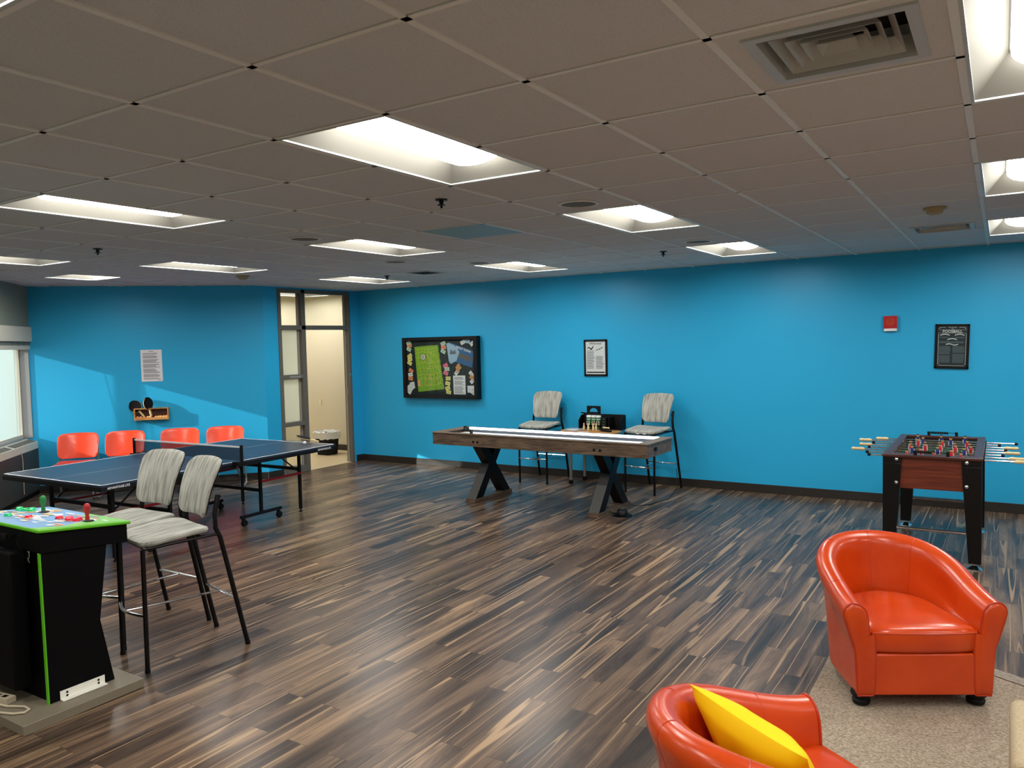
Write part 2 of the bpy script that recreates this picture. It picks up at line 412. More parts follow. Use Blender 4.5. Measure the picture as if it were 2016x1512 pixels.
fl = MB(); fl.box(-12.5, -6, -.1, XR + .1, YB + .1, 0)
struct('floor', fl, 'floor', 'dark walnut-look plank floor with tan streaks')
f2 = MB(); f2.box(-13, 7.68, .001, -8.66, 10.1, .006); struct('floor_side_room', f2, 'beige_floor', 'pale beige floor of the side room')
b = MB(); wallbox(b, (XR, YB), (XL - .1, YB), -.12, 0, HC + .1); struct('wall_back', b, 'wall', 'long blue back wall')
b = MB(); b.box(XL - .1, 8.985, 0, XL, YB, HC + .1); b.box(XL - .1, 7.3, 0, XL, 7.555, HC + .1)
b.box(XL - .1, 7.55, 2.665, XL, 8.99, HC + .1); struct('wall_left', b, 'wall', 'blue wall around the side room door')
b = MB(); wallbox(b, A - W_ * .17, CR, .1, 0, HC + .1); struct('wall_paddle', b, 'wall', 'angled blue wall behind the orange chairs')
b = MB(); b.box(XR, YF, 0, XR + .1, YB, HC + .1); struct('wall_right', b, 'darkroom', 'plain wall at the right end')
b = MB(); e = A + M_ * 14; b.box(-2, YF - .1, 0, XR + .1, YF, HC + .1); struct('wall_front', b, 'darkroom', 'plain wall behind the viewer')
# window wall: piece above, pieces beside the opening
WT0, WT1, WZ0, WZ1, WD = 0.0, 1.5, .735, 1.885, .16
b = MB()
def wslab(mb, t0, t1, z0, z1, d0=0, d1=.22):
    P = [ww(t0, d0), ww(t1, d0), ww(t1, d1), ww(t0, d1)]
    mb.hexa([(p.x, p.y, z0) for p in P] + [(p.x, p.y, z1) for p in P]); return mb
wslab(b, 0, 1.6, WZ1 + .05, HC + .1); wslab(b, WT1, 14.5, 0, HC + .1); wslab(b, -.02, WT1, 0, .6, .01, .22)
struct('wall_window', b, 'graywall', 'grey green wall around the corner window')
# the window unit
win = bpy.data.objects.new('window_1', None); C.objects.link(win); tag(win, 'corner window above the slotted heater cover', kind='structure')
b = MB(); wslab(b, 0, WT1, 1.985, 2.175, -.03, .02); b.build('valance', 'winframe', win, bevel=.004)
b = MB(); wslab(b, 0, WT1, WZ1, 1.985, -.0, .16); b.build('window_head', 'winframe', win)
b = MB(); wslab(b, -.04, .015, WZ0, WZ1, .02, .17); wslab(b, WT1 - .05, WT1, WZ0, WZ1, .1, .17)
wslab(b, 0, WT1, WZ0 - .03, WZ0 + .012, .1, .17); b.build('window_frame', 'wingrey', win)
b = MB(); wslab(b, .0, .03, WZ0, WZ1, .13, .175); wslab(b, 0, WT1, WZ0 + .012, WZ0 + .05, .13, .165); b.build('sash', 'winframe', win)
b = MB(); wslab(b, .0, WT1, WZ0, WZ1, .15, .154); b.build('pane', 'winpane', win)
b = MB(); b.tube([ww(.33, .08, WZ1), ww(.36, .08, .80)], .002, 6); b.tube([ww(.22, .08, WZ1), ww(.27, .08, .80)], .002, 6); b.build('blind_cord', 'wingrey', win)
# exterior
b = MB(); b.box(-60, -40, -3.2, -5, 60, -3); struct('ground_outside', b, 'snow', 'pale ground outside the window')
b = MB(); p = ww(.56, 1.25); b.box(p.x - .03, p.y - .03, -3, p.x + .03, p.y + .03, 6); struct('added_shade_post', b, 'shoegrey', 'slim post added outside the window to shade a band of the angled wall')  # added post, only there to cast the upright shadow band on the paddle wall
b = MB(); b.box(-45, -4, -3, -26, 60, 14); struct('wall_outside', b, 'paleout', 'pale building across the way')
# heater cover under the window
cv = thing('heater_cover', 'dark grey heater cover with slotted pale top under the corner window', 'heater', ww(.7, 0, 0))
def loc_to(o, mb):
    ml = Matrix.Translation(o.location) @ o.rotation_euler.to_matrix().to_4x4(); inv = ml.inverted(); mb.v = [tuple(inv @ Vector(v)) for v in mb.v]; return mb
b = MB(); wslab(b, .0, 6.5, .06, .60, -.03, .01); loc_to(cv, b).build('front_panel', 'shoegrey', cv)
b = MB()
P = [ww(0, -.03, .6), ww(0, -.03, .685), ww(0, .1, .725), ww(0, .1, .6)]; Q = [p + Vector((M_.x, M_.y, 0)) * 6.5 for p in P]
b.loft([[tuple(x) for x in P], [tuple(x) for x in Q]]); loc_to(cv, b).build('grille', 'winframe', cv)
b = MB()
for k in range(34):
    t = .03 + k * .075
    if k % 11 == 10: continue
    a, c = ww(t, -.018, .6895), ww(t, .07, .7165); d = Vector((M_.x, M_.y, 0)) * .045; up = Vector((0, 0, .0015))
    b.quad(a + up, a + d + up, c + d + up, c + up)
loc_to(cv, b).build('slot_row', 'darkhole', cv)
b = MB(); b.tube([ww(.62, -.035, .62), ww(.63, -.05, .55), ww(.61, -.04, .1)], .004, 6); loc_to(cv, b).build('cable', 'cord', cv)
b = MB(); wslab(b, 0, 6.5, 0, .06, -.02, .01); loc_to(cv, b).build('kickboard', 'matte', cv)

# baseboards
bh = .10
b = MB(); b.box(XL, YB - .012, 0, XR, YB, bh); struct('baseboard_back', b, 'base', 'dark baseboard of the back wall', bevel=.003)
b = MB(); P = [wa(.02), wa((CR - A).length - .0), ]; wallbox(b, P[0].xy, P[1].xy, -.012, 0, bh); struct('baseboard_paddle', b, 'base', 'dark baseboard of the angled wall')
b = MB(); b.box(XL, 7.28, 0, XL + .012, 7.55, bh); b.box(XL, 9.04, 0, XL + .012, YB - .012, bh); struct('baseboard_left', b, 'base', 'dark baseboard beside the door')

# ceiling: grid, tiles with the openings left for lights and diffusers
LIGHTS = {(0, 0): 1, (0, 4): 1, (0, 8): 1, (4, 0): 1, (4, 4): 1, (4, 8): 1, (-4, 0): 1, (-4, 4): 1, (-4, 8): 1, (-9, 1): 1, (-8, 4): 1, (-8, 8): 1, (-11, 4): 1,
          (0, -4): 1, (4, -4): 1, (-4, -4): 1, (0, -8): 1, (4, -8): 1, (8, 0): 1, (8, 4): 1, (8, 8): 1, (8, -4): 1, (8, -8): 1}
def inside(x, y, m=.0):
    if y > YB + m or x > XR + m or y < YF - m: return False
    if (Vector((x, y)) - A).dot(W_) < -m - .15: return False
    if (x < XL - m) and ((Vector((x, y)) - A).dot(Vector((-W_.y, W_.x))) > m): return False
    return True
skip = {}
for (u, v) in LIGHTS:
    skip[(u, v)] = 1
    if (u, v) != (-11, 4): skip[(u, v + 1)] = 1
for c in ((3, 0), (3, 8)): skip[c] = 1
tiles = MB(); bars = MB(); hb = .012
for u in range(-16, 13):
    for v in range(-13, 13):
        x0, y0 = GX + u * T, GY + v * T
        if not any(inside(x, y, .05) for x in (x0, x0 + T) for y in (y0, y0 + T)): continue
        if (u, v) not in skip and (u, v) != (-2, 4):
            tiles.quad((x0 + hb, y0 + hb, HC + .002), (x0 + T - hb, y0 + hb, HC + .002), (x0 + T - hb, y0 + T - hb, HC + .002), (x0 + hb, y0 + T - hb, HC + .002))
        # runner on the left (wide, along y) and cross tee on the near side
        bars.box(x0 - hb, y0 - hb, HC - .004, x0 + hb, y0 + T + hb, HC + .012)
        if (u, v - 1) not in LIGHTS or (u, v - 1) == (-11, 4): bars.box(x0 + hb, y0 - hb * .8, HC - .002, x0 + T - hb, y0 + hb * .8, HC + .012)
ceil = struct('ceiling', tiles, 'tile', 'suspended ceiling of square speckled tiles')
bars.build('grid_bars', 'tbar', ceil)
b = MB(); b.box(-13.1, 7.5, HC + .13, -8.76, 10.1, HC + .2); struct('ceiling_side_room', b, 'white', 'plain ceiling of the side room')
# blocks light leaking over the tiles (the plenum deck)
deck = MB()
pl = [A - W_ * .3, A - W_ * .3 + M_ * 14, Vector((XR + .1, YF - .1)), Vector((XR + .1, YB + .1)), Vector((XL - .1, YB + .1)), CR + Vector((-.1, .1))]
deck.prism([tuple(p) for p in pl], HC + .45, HC + .5); struct('roof', deck, 'darkroom', 'deck above the suspended ceiling')
side = MB()
for p, q in zip(pl, pl[1:] + pl[:1]): wallbox(side, p, q, -.05, HC + .08, HC + .5)
struct('wall_plenum', side, 'darkroom', 'hidden wall above the ceiling')

# side room walls
b = MB(); b.box(-13, 9.88, 0, -8.7, 9.98, HC + .13); b.box(-13.1, 7.5, 0, -13, 9.98, HC + .13); b.box(-8.75, 9.2, 0, -8.7, 9.9, HC + .13)
b.box(-13, 7.55, 0, -8.76, 7.6, HC + .13); b.box(-8.8, 7.55, HC - .03, -8.752, 9.9, HC + .14)
struct('wall_side_room', b, 'cream', 'cream wall of the side room')
b = MB(); b.box(-13, 9.866, 0, -8.75, 9.88, .105); struct('baseboard_side_room', b, 'base', 'dark baseboard of the side room')

# door frame with side light and transoms
dr = bpy.data.objects.new('door_1', None); C.objects.link(dr); dr.location = (XL, 8.27, 0); tag(dr, 'open doorway to the side room with glazed side light', kind='structure')
def D(mb): return loc_to(dr, mb)
x0, x1 = XL - .105, XL + .012
b = MB()
b.box(x0, 7.55, 0, x1, 7.61, 2.67); b.box(x0, 7.985, 0, x1, 8.06, 2.67); b.box(x0, 8.94, 0, x1, 8.99, 2.67)
b.box(x0, 7.61, 2.615, x1, 8.94, 2.67); b.box(x0, 7.61, 2.085, x1, 8.94, 2.15)
b.box(x0, 7.61, 1.375, x1, 7.985, 1.435); b.box(x0, 7.61, .69, x1, 7.985, .75); b.box(x0, 7.61, 0, x1, 7.985, .10)
D(b).build('door_frame', 'doorframe', dr, bevel=.003)
b = MB()
for y0_, y1_, z0_, z1_ in ((7.96, 7.986, .1, .69), (7.96, 7.986, .75, 1.375), (7.96, 7.986, 1.435, 2.085), (7.96, 7.986, 2.15, 2.615), (8.91, 8.941, 2.15, 2.615), (8.93, 8.945, 0, 2.085)):
    b.box(x0 + .03, y0_, z0_, x0 + .055, y1_, z1_)
D(b).build('glazing_bead', 'doorlight', dr)
for z0_, z1_, mt in ((1.435, 2.085, 'frosted'), (.75, 1.375, 'frosted')):
    b = MB(); b.box(x0 + .02, 7.61, z0_, x0 + .026, 7.965, z1_); D(b).build('frosted_pane', mt, dr)
for y0_, y1_, z0_, z1_ in ((7.61, 7.985, .1, .69), (7.61, 7.985, 2.15, 2.615), (8.06, 8.94, 2.15, 2.615)):
    b = MB(); b.box(x0 + .02, y0_, z0_, x0 + .026, y1_, z1_); D(b).build('clear_pane', 'glass', dr)
for z in (1.92, 1.126, .34):
    b = MB(); b.box(XL - .07, 8.934, z - .06, XL - .035, 8.941, z + .06); D(b).build('hinge', 'steel', dr)
b = MB(); b.box(x1, 8.942, 1.37, x1 + .004, 8.965, 1.40); D(b).build('strike_plate', 'chrome', dr)
b = MB(); b.box(x1, 7.72, 1.39, x1 + .006, 7.93, 1.418); D(b).build('name_strip', 'doorlight', dr)
# things of the side room
sw = MB(); sw.box(-10.315, 9.872, .79, -10.257, 9.88, .895); sw.mi(1).box(-10.293, 9.868, .815, -10.279, 9.872, .87)
tag(sw.build('light_switch', ['ivory', 'paper'], bevel=.002), 'ivory light switch on the cream wall seen through the doorway', 'switch')
bn = thing('trash_bin', 'black bin with white bag standing inside the doorway', 'trash bin', (-9.66, 9.4, .006))
b = MB(); b.loft([[(x * k, y * k, z) for x, y in rrect(.34, .30, .05)] for k, z in ((.80, 0), (.98, .36))], caps=True); b.build('bin_body', 'matte', bn)
b = MB(); rnd = random.Random(3)
o_ = rrect(.36, .32, .05)
secs = []
for k, z in ((1.0, .27), (1.03, .33), (1.05, .385), (.98, .40), (.88, .37), (.8, .30)):
    secs.append([(x * (k + rnd.uniform(-.02, .02)), y * (k + rnd.uniform(-.02, .02)), z + rnd.uniform(-.012, .012)) for x, y in o_])
b.loft(secs, caps=False); b.build('bin_bag', 'binbag', bn)

# ------------------------------------------------------------------ ceiling fixtures
def troffer(label):
    t = thing('ceiling_light', label, 'ceiling light', (0, 0, 0), 0, 'recessed ceiling lights')
    w, h = T - 2 * hb, 2 * T - 2 * hb
    b = MB()   # rim
    for s_ in (0, 1):
        pass
    def ring(mb, a, c, z0, z1):
        mb.hexa([(0 + a, 0 + a, z0), (w - a, 0 + a, z0), (w - c, 0 + c, z0), (0 + c, 0 + c, z0), (a, a, z1), (w - a, a, z1), (w - c, c, z1), (c, c, z1)])
        mb.hexa([(a, h - a, z0), (w - a, h - a, z0), (w - c, h - c, z0), (c, h - c, z0), (a, h - a, z1), (w - a, h - a, z1), (w - c, h - c, z1), (c, h - c, z1)])
        mb.hexa([(a, a, z0), (c, c, z0), (c, h - c, z0), (a, h - a, z0), (a, a, z1), (c, c, z1), (c, h - c, z1), (a, h - a, z1)])
        mb.hexa([(w - a, a, z0), (w - c, c, z0), (w - c, h - c, z0), (w - a, h - a, z0), (w - a, a, z1), (w - c, c, z1), (w - c, h - c, z1), (w - a, h - a, z1)])
    ring(b, 0, .012, -.003, .012); b.build('rim', 'vent', t)
    b = MB(); zt = .115; i0 = .012; ix, iy = .115, .15
    lo = [(i0, i0, .004), (w - i0, i0, .004), (w - i0, h - i0, .004), (i0, h - i0, .004)]
    hi = [(ix, iy, zt), (w - ix, iy, zt), (w - ix, h - iy, zt), (ix, h - iy, zt)]
    bb = b.addv(lo + hi); b.addf([(0, 1, 5, 4), (1, 2, 6, 5), (2, 3, 7, 6), (3, 0, 4, 7), (4, 5, 6, 7)], bb)
    b.build('reflector', 'reflector', t)
    b = MB(); n = 14; cx = w / 2; ya, yb = .135, h - .135; secs = []
    for i in range(17):
        q = i / 16; yy = ya + (yb - ya) * q; k = min(1, min(q, 1 - q) / .07); k = math.sqrt(max(0, 1 - (1 - k) ** 2)) * .55 + .45
        secs.append([(cx + .172 * math.cos(PI * j / n) * (.75 + .25 * k), yy, zt + .004 - .086 * math.sin(PI * j / n) ** .7 * k) for j in range(n + 1)])
    b.loft(secs, closed_sec=False, caps=True); df = b.build('diffuser', ['emit', 'lensedge'], t)
    for pl_ in df.data.polygons:
        if abs(pl_.normal.z) < .5: pl_.material_index = 1
    return t
LB = {(0, 0): 'large recessed ceiling light nearest the middle of the view', (0, 4): 'recessed ceiling light right of the pale blue ceiling panel, beside a round speaker',
      (0, 8): 'recessed ceiling light close to the back wall, above the framed white poster', (4, 0): 'recessed ceiling light cut by the top right corner, beside the big square vent',
      (4, 4): 'recessed ceiling light cut by the right edge, halfway to the back wall', (4, 8): 'recessed ceiling light at the right edge beside the distant vent',
      (-4, 0): 'long recessed ceiling light at upper left reaching the left edge', (-4, 4): 'recessed ceiling light left of the pale blue ceiling panel',
      (-4, 8): 'recessed ceiling light between the small dark vent and the back wall', (-9, 1): 'recessed ceiling light cut by the left edge, below the bluish ceiling patch',
      (-8, 4): 'recessed ceiling light over the paddle rack wall, beside a small smoke detector', (-8, 8): 'far recessed ceiling light above the doorway',
      (-11, 4): 'small square recessed ceiling light near the window corner'}
proto = None
for (u, v) in sorted(LIGHTS, key=lambda k: (k not in LB, k)):
    x, y = GX + u * T + hb, GY + v * T + hb
    if not inside(x + .3, y + .6, .0): continue
    lb = LB.get((u, v), 'recessed ceiling light behind the viewer')
    if proto is None: proto = troffer(lb); proto.location = (x, y, HC)
    else:
        d_ = dup(proto, (x, y, HC), 0, lb)
        if (u, v) == (-11, 4): d_.scale = (1, (T - 2 * hb) / (2 * T - 2 * hb), 1)
# unseen lamps added to brighten the side room
for x in (-10.2, -11.6): dup(proto, (x, 8.4, HC + .004), 0, 'unseen ceiling light added to brighten the side room')
# pale blue return panel
b = MB(); x, y = GX - 2 * T + hb, GY + 4 * T + hb; s_ = T - 2 * hb; b.box(0, 0, -.004, s_, s_, .004)
tag(b.build('ceiling_panel', 'panelblue', loc=(x, y, HC), bevel=.002), 'pale blue square ceiling panel in the middle of the ceiling', 'ceiling panel')
def diffuser_vent(u, v, label, pm='tile'):
    t = thing('ceiling_vent', label, 'ceiling vent', (GX + (u + .5) * T, GY + (v + .5) * T, HC), 0)
    h = T / 2 - hb; k = .208
    def sq(mb, r0, z0, r1, z1, th=.0):
        for a in range(4):
            c, s = math.cos(a * PI / 2), math.sin(a * PI / 2)
            def q(x, y, z): return (x * c - y * s, x * s + y * c, z)
            mb.quad(q(-r0, -r0, z0), q(r0, -r0, z0), q(r1, -r1, z1), q(-r1, -r1, z1))
    b = MB(); sq(b, h, .002, k + .02, .002); b.build('tile_surround', pm, t)
    b = MB(); sq(b, k + .022, -.006, k - .012, -.006); sq(b, k + .022, -.006, k + .022, .004); sq(b, k - .012, -.006, k - .022, .06)
    b.build('vent_frame', 'vent', t)
    b = MB(); b.box(-k, -k, .10, k, k, .105); b.build('duct', 'darkhole', t)
    for i, r in enumerate((.168, .13, .092, .054)):
        b = MB(); sq(b, r, .004, r - .030, .046); sq(b, r, .002, r - .029, .048); sq(b, r, .004, r, .002); b.build('louvre', 'vent', t)
    return t
diffuser_vent(3, 0, 'big square louvred vent in the ceiling at upper right')
diffuser_vent(3, 8, 'distant square vent near the back wall at right')
t = thing('ceiling_vent', 'small dark return vent near the back wall above the doorway', 'ceiling vent', (-5.88, 7.43, HC - .002))
b = MB(); b.box(-.16, -.16, -.004, .16, .16, .001); b.build('vent_frame', 'vent', t)
b = MB()
for k in range(7): b.box(-.13, -.13 + k * .04, -.006, .13, -.11 + k * .04, -.004)
b.build('slot_row', 'darkhole', t)
def lathe_thing(name, prof, m, loc, label, cat, group=None, n=24):
    b = MB(); b.lathe(prof, n=n); return tag(b.build(name, m, loc=loc), label, cat, group)
for x, y, lb in ((-2.26, 4.42, 'round ceiling speaker nearest, left of a ceiling light'), (-4.70, 4.41, 'round ceiling speaker at left of the middle'), (-2.3, 6.83, 'round ceiling speaker beside the light nearest the back wall'),
                 (-5.32, 6.23, 'faint round ceiling speaker near the small dark vent'), (-4.76, 6.94, 'round ceiling speaker beside the light above the display case')):
    t = thing('ceiling_speaker', lb, 'ceiling speaker', (x, y, HC), 0, 'round ceiling speakers')
    b = MB(); b.lathe([(.125, .002), (.128, -.005), (.112, -.008), (.11, -.002)], n=32); b.build('ring', 'tbar', t)
    b = MB(); b.lathe([(.11, -.003), (.06, -.005), (0, -.006)], n=32); b.build('grille', 'speaker', t)
for x, y, lb in ((-2.84, 3.76, 'black sprinkler head nearest, below the large ceiling light'), (-2.84, 7.37, 'black sprinkler head near the back wall right of the middle'),
                 (-6.41, 3.71, 'black sprinkler head on the left side of the ceiling'), (-6.49, 7.43, 'tiny far sprinkler head by the light above the doorway')):
    lathe_thing('sprinkler', [(.038, 0), (.036, -.006), (.014, -.01), (.012, -.028), (.026, -.031), (.026, -.034), (.006, -.036), (.008, -.05), (0, -.052)], 'black', (x, y, HC), lb, 'sprinkler', 'ceiling sprinklers', 16)
for x, y, lb in ((-.397, 6.18, 'cream smoke detector by the distant vent'), (-7.64, 6.17, 'small cream smoke detector over the paddle rack wall')):
    t = thing('smoke_detector', lb, 'smoke detector', (x, y, HC), 0, 'smoke detectors')
    b = MB(); b.lathe([(.075, 0), (.075, -.012), (.06, -.018)], n=24); b.build('base', 'smoke', t)
    b = MB(); b.lathe([(.055, -.018), (.05, -.04), (.03, -.048), (0, -.05)], n=24); b.build('sensor_head', 'smoke', t)

# ------------------------------------------------------------------ wall things
def P3(x, z, y=YB): return (x, y, z)
def sheet(name, m, label, cat, x0, x1, z0, z1, y, tilt=0, th=.002, group=None, extra=None, mats=None):
    """a thin upright sheet facing -y, its origin at the lower middle"""
    w, h = x1 - x0, z1 - z0; b = MB(); b.box(-w / 2, -th, 0, w / 2, 0, h)
    if extra: extra(b, w, h, -th - .0008)
    o = b.build(name, mats or [m], loc=((x0 + x1) / 2, y, z0), rot=(0, tilt, 0)); return tag(o, label, cat, group)
def lines(b, x0, x1, z0, z1, y, n, hfrac=.45, seed=1, mi=1, ragged=.25, gaps=()):
    rn = random.Random(seed); b.mi(mi); st = (z1 - z0) / n
    for k in range(n):
        if k in gaps: continue
        z = z1 - (k + 1) * st; e = x1 - (x1 - x0) * rn.random() * ragged
        b.quad((x0, y, z), (e, y, z), (e, y, z + st * hfrac), (x0, y, z + st * hfrac))

# framed poster above the long game table
t = thing('framed_poster', 'black framed white rules poster on the blue wall above the small round table', 'poster', (-4.486, YB, 1.362))
w, h, d = .332, .48, .02
b = MB()
for a in ((-w / 2, 0, -w / 2 + .024, h), (w / 2 - .024, 0, w / 2, h), (-w / 2, 0, w / 2, .026), (-w / 2, h - .026, w / 2, h)): b.box(a[0], -d, a[1], a[2], -.001, a[3])
b.build('frame', 'black', t, bevel=.002)
b = MB(); b.box(-w / 2 + .02, -.01, .022, w / 2 - .02, -.002, h - .022); y = -.0108
text_mb(b.mi(1), 'OFFICIAL RULES', .03, lambda u, v: (u, y, h - .056 + v), bold=.0006, cw=.82)
lines(b, -.125, -.012, .10, .345, y, 15, .4, 3, 2); lines(b, .005, .125, .10, .27, y, 11, .4, 5, 2)
b.mi(1).loft([[(-.12 + .09 * k / 8, y, .352 + .016 * math.sin(k * .9) + .012 * k / 8), (-.12 + .09 * k / 8, y, .362 + .016 * math.sin(k * .9) + .03 * k / 8)] for k in range(9)], closed_sec=False, caps=False)
for cx, cz in ((.02, .345), (.055, .355), (.085, .37)): b.mi(1).prism([(cx - .016, cz - .012), (cx + .012, cz - .004), (cx + .02, cz + .008), (cx, cz + .006)], y - .0002, y, 'y')
b.mi(1).quad((-.128, y, .042), (.128, y, .042), (.128, y, .058), (-.128, y, .058))
b.build('print', ['paper', 'inkdark', 'ink'], t)
b = MB(); b.box(-w / 2 + .022, -.013, .024, w / 2 - .022, -.012, h - .024); b.build('glass', 'casepane', t)
# foosball rules
t = thing('framed_poster', 'black framed dark rules poster on the blue wall above the table football', 'poster', (-.433, YB, 1.455), rot=(0, R(1.6), 0))
w, h = .31, .458
b = MB()
for a in ((-w / 2, 0, -w / 2 + .022, h), (w / 2 - .022, 0, w / 2, h), (-w / 2, 0, w / 2, .022), (-w / 2, h - .022, w / 2, h)): b.box(a[0], -d, a[1], a[2], -.001, a[3])
b.build('frame', 'black', t, bevel=.002)
b = MB(); b.box(-w / 2 + .02, -.01, .02, w / 2 - .02, -.002, h - .02); q = lambda x, z: (x, y, z)
text_mb(b.mi(1), 'THE RULES', .016, lambda u, v: (u, y, h - .034 + v)); text_mb(b, 'OF', .013, lambda u, v: (u, y, h - .05 + v))
text_mb(b, 'FOOSBALL', .038, lambda u, v: (u, y, h - .076 + v), bold=.0008, cw=.98)
x1_ = .128
for z in (h - .060, h - .094): b.quad(q(-x1_, z), q(x1_, z), q(x1_, z + .0018), q(-x1_, z + .0018))
for s_ in (-1, 1):
    b.box(s_ * .124 - .0015, y - .0003, .045, s_ * .124 + .0015, y, h - .1)
    b.box(min(s_ * .06, s_ * .112), y - .0003, h - .034, max(s_ * .06, s_ * .112), y, h - .031)
    b.box(min(s_ * .112, s_ * .125), y - .0003, h - .046, max(s_ * .112, s_ * .125), y, h - .043); b.box(s_ * .112 - .0015, y - .0003, h - .046, s_ * .112 + .0015, y, h - .031)
    b.box(min(s_ * .112, s_ * .124), y - .0003, .043, max(s_ * .112, s_ * .124), y, .046)
b.box(-.112, y - .0003, .03, .112, y, .033)
for cx, cz in ((-.066, .338), (.066, .338), (0, .293)):
    b.loft([[(cx + .042 * k / 6, y - .0004, cz + .012 * (1 - (k / 6) ** 2)), (cx + .044 * k / 6, y - .0004, cz + .007 + .014 * (1 - (k / 6) ** 2))] for k in range(-6, 7)], closed_sec=False, caps=False)
b.loft([[(.055 * k / 8, y - .0004, .245 + .006 * math.sin(-k * .42)), (.055 * k / 8, y - .0004, .253 + .006 * math.sin(-k * .42))] for k in range(-8, 9)], closed_sec=False, caps=False)
lines(b, -.112, -.02, .315, .33, y, 3, .5, 2, 2); lines(b, .02, .112, .312, .33, y, 3, .5, 4, 2); lines(b, -.115, .115, .262, .284, y, 4, .55, 5, 2, .06)
lines(b, -.116, -.008, .06, .235, y, 20, .5, 6, 2, .12, (10,)); lines(b, .006, .116, .06, .235, y, 20, .5, 7, 2, .12, (8,))
b.build('print', ['slate', 'chalk', 'slatetext'], t)
b = MB(); b.box(-w / 2 + .02, -.013, .02, w / 2 - .02, -.012, h - .02); b.build('glass', 'casepane', t)
# fire alarm
t = thing('fire_alarm', 'red fire alarm sounder on the blue wall', 'fire alarm', (-.998, YB, 1.856))
b = MB(); b.box(-.066, -.035, .028, .066, 0, .162); b.build('housing', 'alarm', t, bevel=.004)
b = MB(); b.box(-.062, -.034, 0, .062, 0, .028); b.build('strobe_lens', 'paper', t, bevel=.003)
b = MB(); b.lathe([(.04, -.0355), (.036, -.037), (.032, -.0355), (.026, -.037), (.02, -.0355), (.012, -.037), (0, -.0365)], (0, 0, .10), 24, 'y'); b.build('sounder_grille', 'leatherseam', t)
# notice on the angled wall
wang = math.atan2(W_.y, W_.x)
t_ = wa(1.445, .0015, 1.42)
b = MB(); b.box(-.132, -.002, 0, .132, 0, .425); yy = -.0028
lines(b, -.105, .105, .03, .385, yy, 34, .5, 11, 1, .3, (2, 7, 13, 19, 26, 31)); b.mi(1).box(-.03, yy, .40, .03, yy + .0004, .406); b.box(.07, yy, .018, .11, yy + .0004, .025)
tag(b.build('notice_sheet', ['paper', 'ink'], loc=t_, rot=(0, 0, wang)), 'white printed notice taped to the angled blue wall', 'notice')
# paddle rack
rk = thing('paddle_rack', 'wooden wall rack holding paddles and balls', 'rack', wa(1.425, 0, .908), wang)
Wd, Hh, Dd = .212, .158, .085
b = MB(); b.box(-Wd, -Dd, 0, Wd, 0, .012); b.box(-Wd, -Dd, Hh - .012, Wd, 0, Hh); b.box(-Wd, -Dd, .012, -Wd + .012, 0, Hh - .012); b.box(Wd - .012, -Dd, .012, Wd, 0, Hh - .012); b.build('rack_box', 'shelfwood', rk)
b = MB(); b.box(-Wd + .012, -.012, .012, Wd - .012, -.001, Hh - .012); b.build('back_board', 'shelfdark', rk)
b = MB(); b.box(-Wd + .012, -Dd, .012, Wd - .012, -Dd + .01, .035); b.build('front_lip', 'shelfwood', rk)
def paddle(name, label, loc, rot, group=None):
    t = thing(name, label, 'paddle', loc, 0, group, rot=rot)
    o = [(.078 * math.sin(a) * (1 if math.cos(a) > -.6 else .92), .175 + .085 * -math.cos(a)) for a in [2 * PI * k / 28 for k in range(28)]]
    b = MB(); b.prism(o, -.0035, .0035, 'y'); b.build('blade', 'birch', t)
    for s_ in (-1, 1):
        b = MB(); b.prism([(x * .985, .175 + (z - .175) * .985 + .004) for x, z in o], s_ * .0036, s_ * .0075, 'y'); b.build('rubber_sheet', 'rubber', t)
    b = MB(); b.hexa([(-.011, -.009, 0), (.011, -.009, 0), (.011, .009, 0), (-.011, .009, 0), (-.013, -.010, .1), (.013, -.010, .1), (.013, .010, .1), (-.013, .010, .1)]); b.build('handle', 'birch', t, bevel=.003)
    return t
p_ = wa(1.33, .05, .955); paddle('table_tennis_paddle', 'black paddle leaning left in the wall rack', p_, (R(-8), R(-38), wang), 'paddles in the wall rack')
p_ = wa(1.42, .05, .955); paddle('table_tennis_paddle', 'black upright paddle in the wall rack', p_, (R(-5), R(-10), wang + R(55)), 'paddles in the wall rack')
ks = (-.178, -.138, -.095, -.048, -.02, .052, .088, .115, .15, .182)
for i, k in enumerate(ks):
    p_ = wa(1.425 + k, .038, .908 + .0125 + .02); b = MB(); b.lathe([(.02 * math.sin(PI * j / 10), -.02 * math.cos(PI * j / 10)) for j in range(11)], n=16)
    tag(b.build('table_tennis_ball', 'cork', loc=p_), 'orange ball in the row lying in the paddle rack', 'ball', 'orange balls in the paddle rack')

# display case
x0, x1, z0, z1, yf = -7.69, -6.315, 1.026, 1.935, 9.09
t = thing('display_case', 'black framed glass display case on the blue wall', 'display case', (-7.0, YB, z0)); tx = -7.0
fr = .062
b = MB(); L = lambda x: x - tx; yb_, yff = -.001, yf - YB
b.box(L(x0), yff, 0, L(x0) + fr, yb_, z1 - z0); b.box(L(x1) - fr, yff, 0, L(x1), yb_, z1 - z0); b.box(L(x0) + fr, yff, 0, L(x1) - fr, yb_, fr * .8); b.box(L(x0) + fr, yff, z1 - z0 - fr * .8, L(x1) - fr, yb_, z1 - z0)
b.build('frame', 'black', t, bevel=.003)
b = MB(); b.box(L(x0) + fr, -.06, .04, L(x1) - fr, -.05, z1 - z0 - .04); mb_ = mat('dark_felt_board', (20, 30, 32), .95, mix=((44, 62, 62), 60, (1, 1, 1), .5, .7)); b.build('backing_board', mb_, t)
b = MB(); b.box(L(x0) + fr, -.088, .048, L(x1) - fr, -.085, z1 - z0 - .048); b.build('glass_front', 'casepane', t)
b = MB(); b.box(-.12, -.098, .03, -.03, yff + .001, .042); b.build('latch', 'steel', t)
Yc = YB - .062
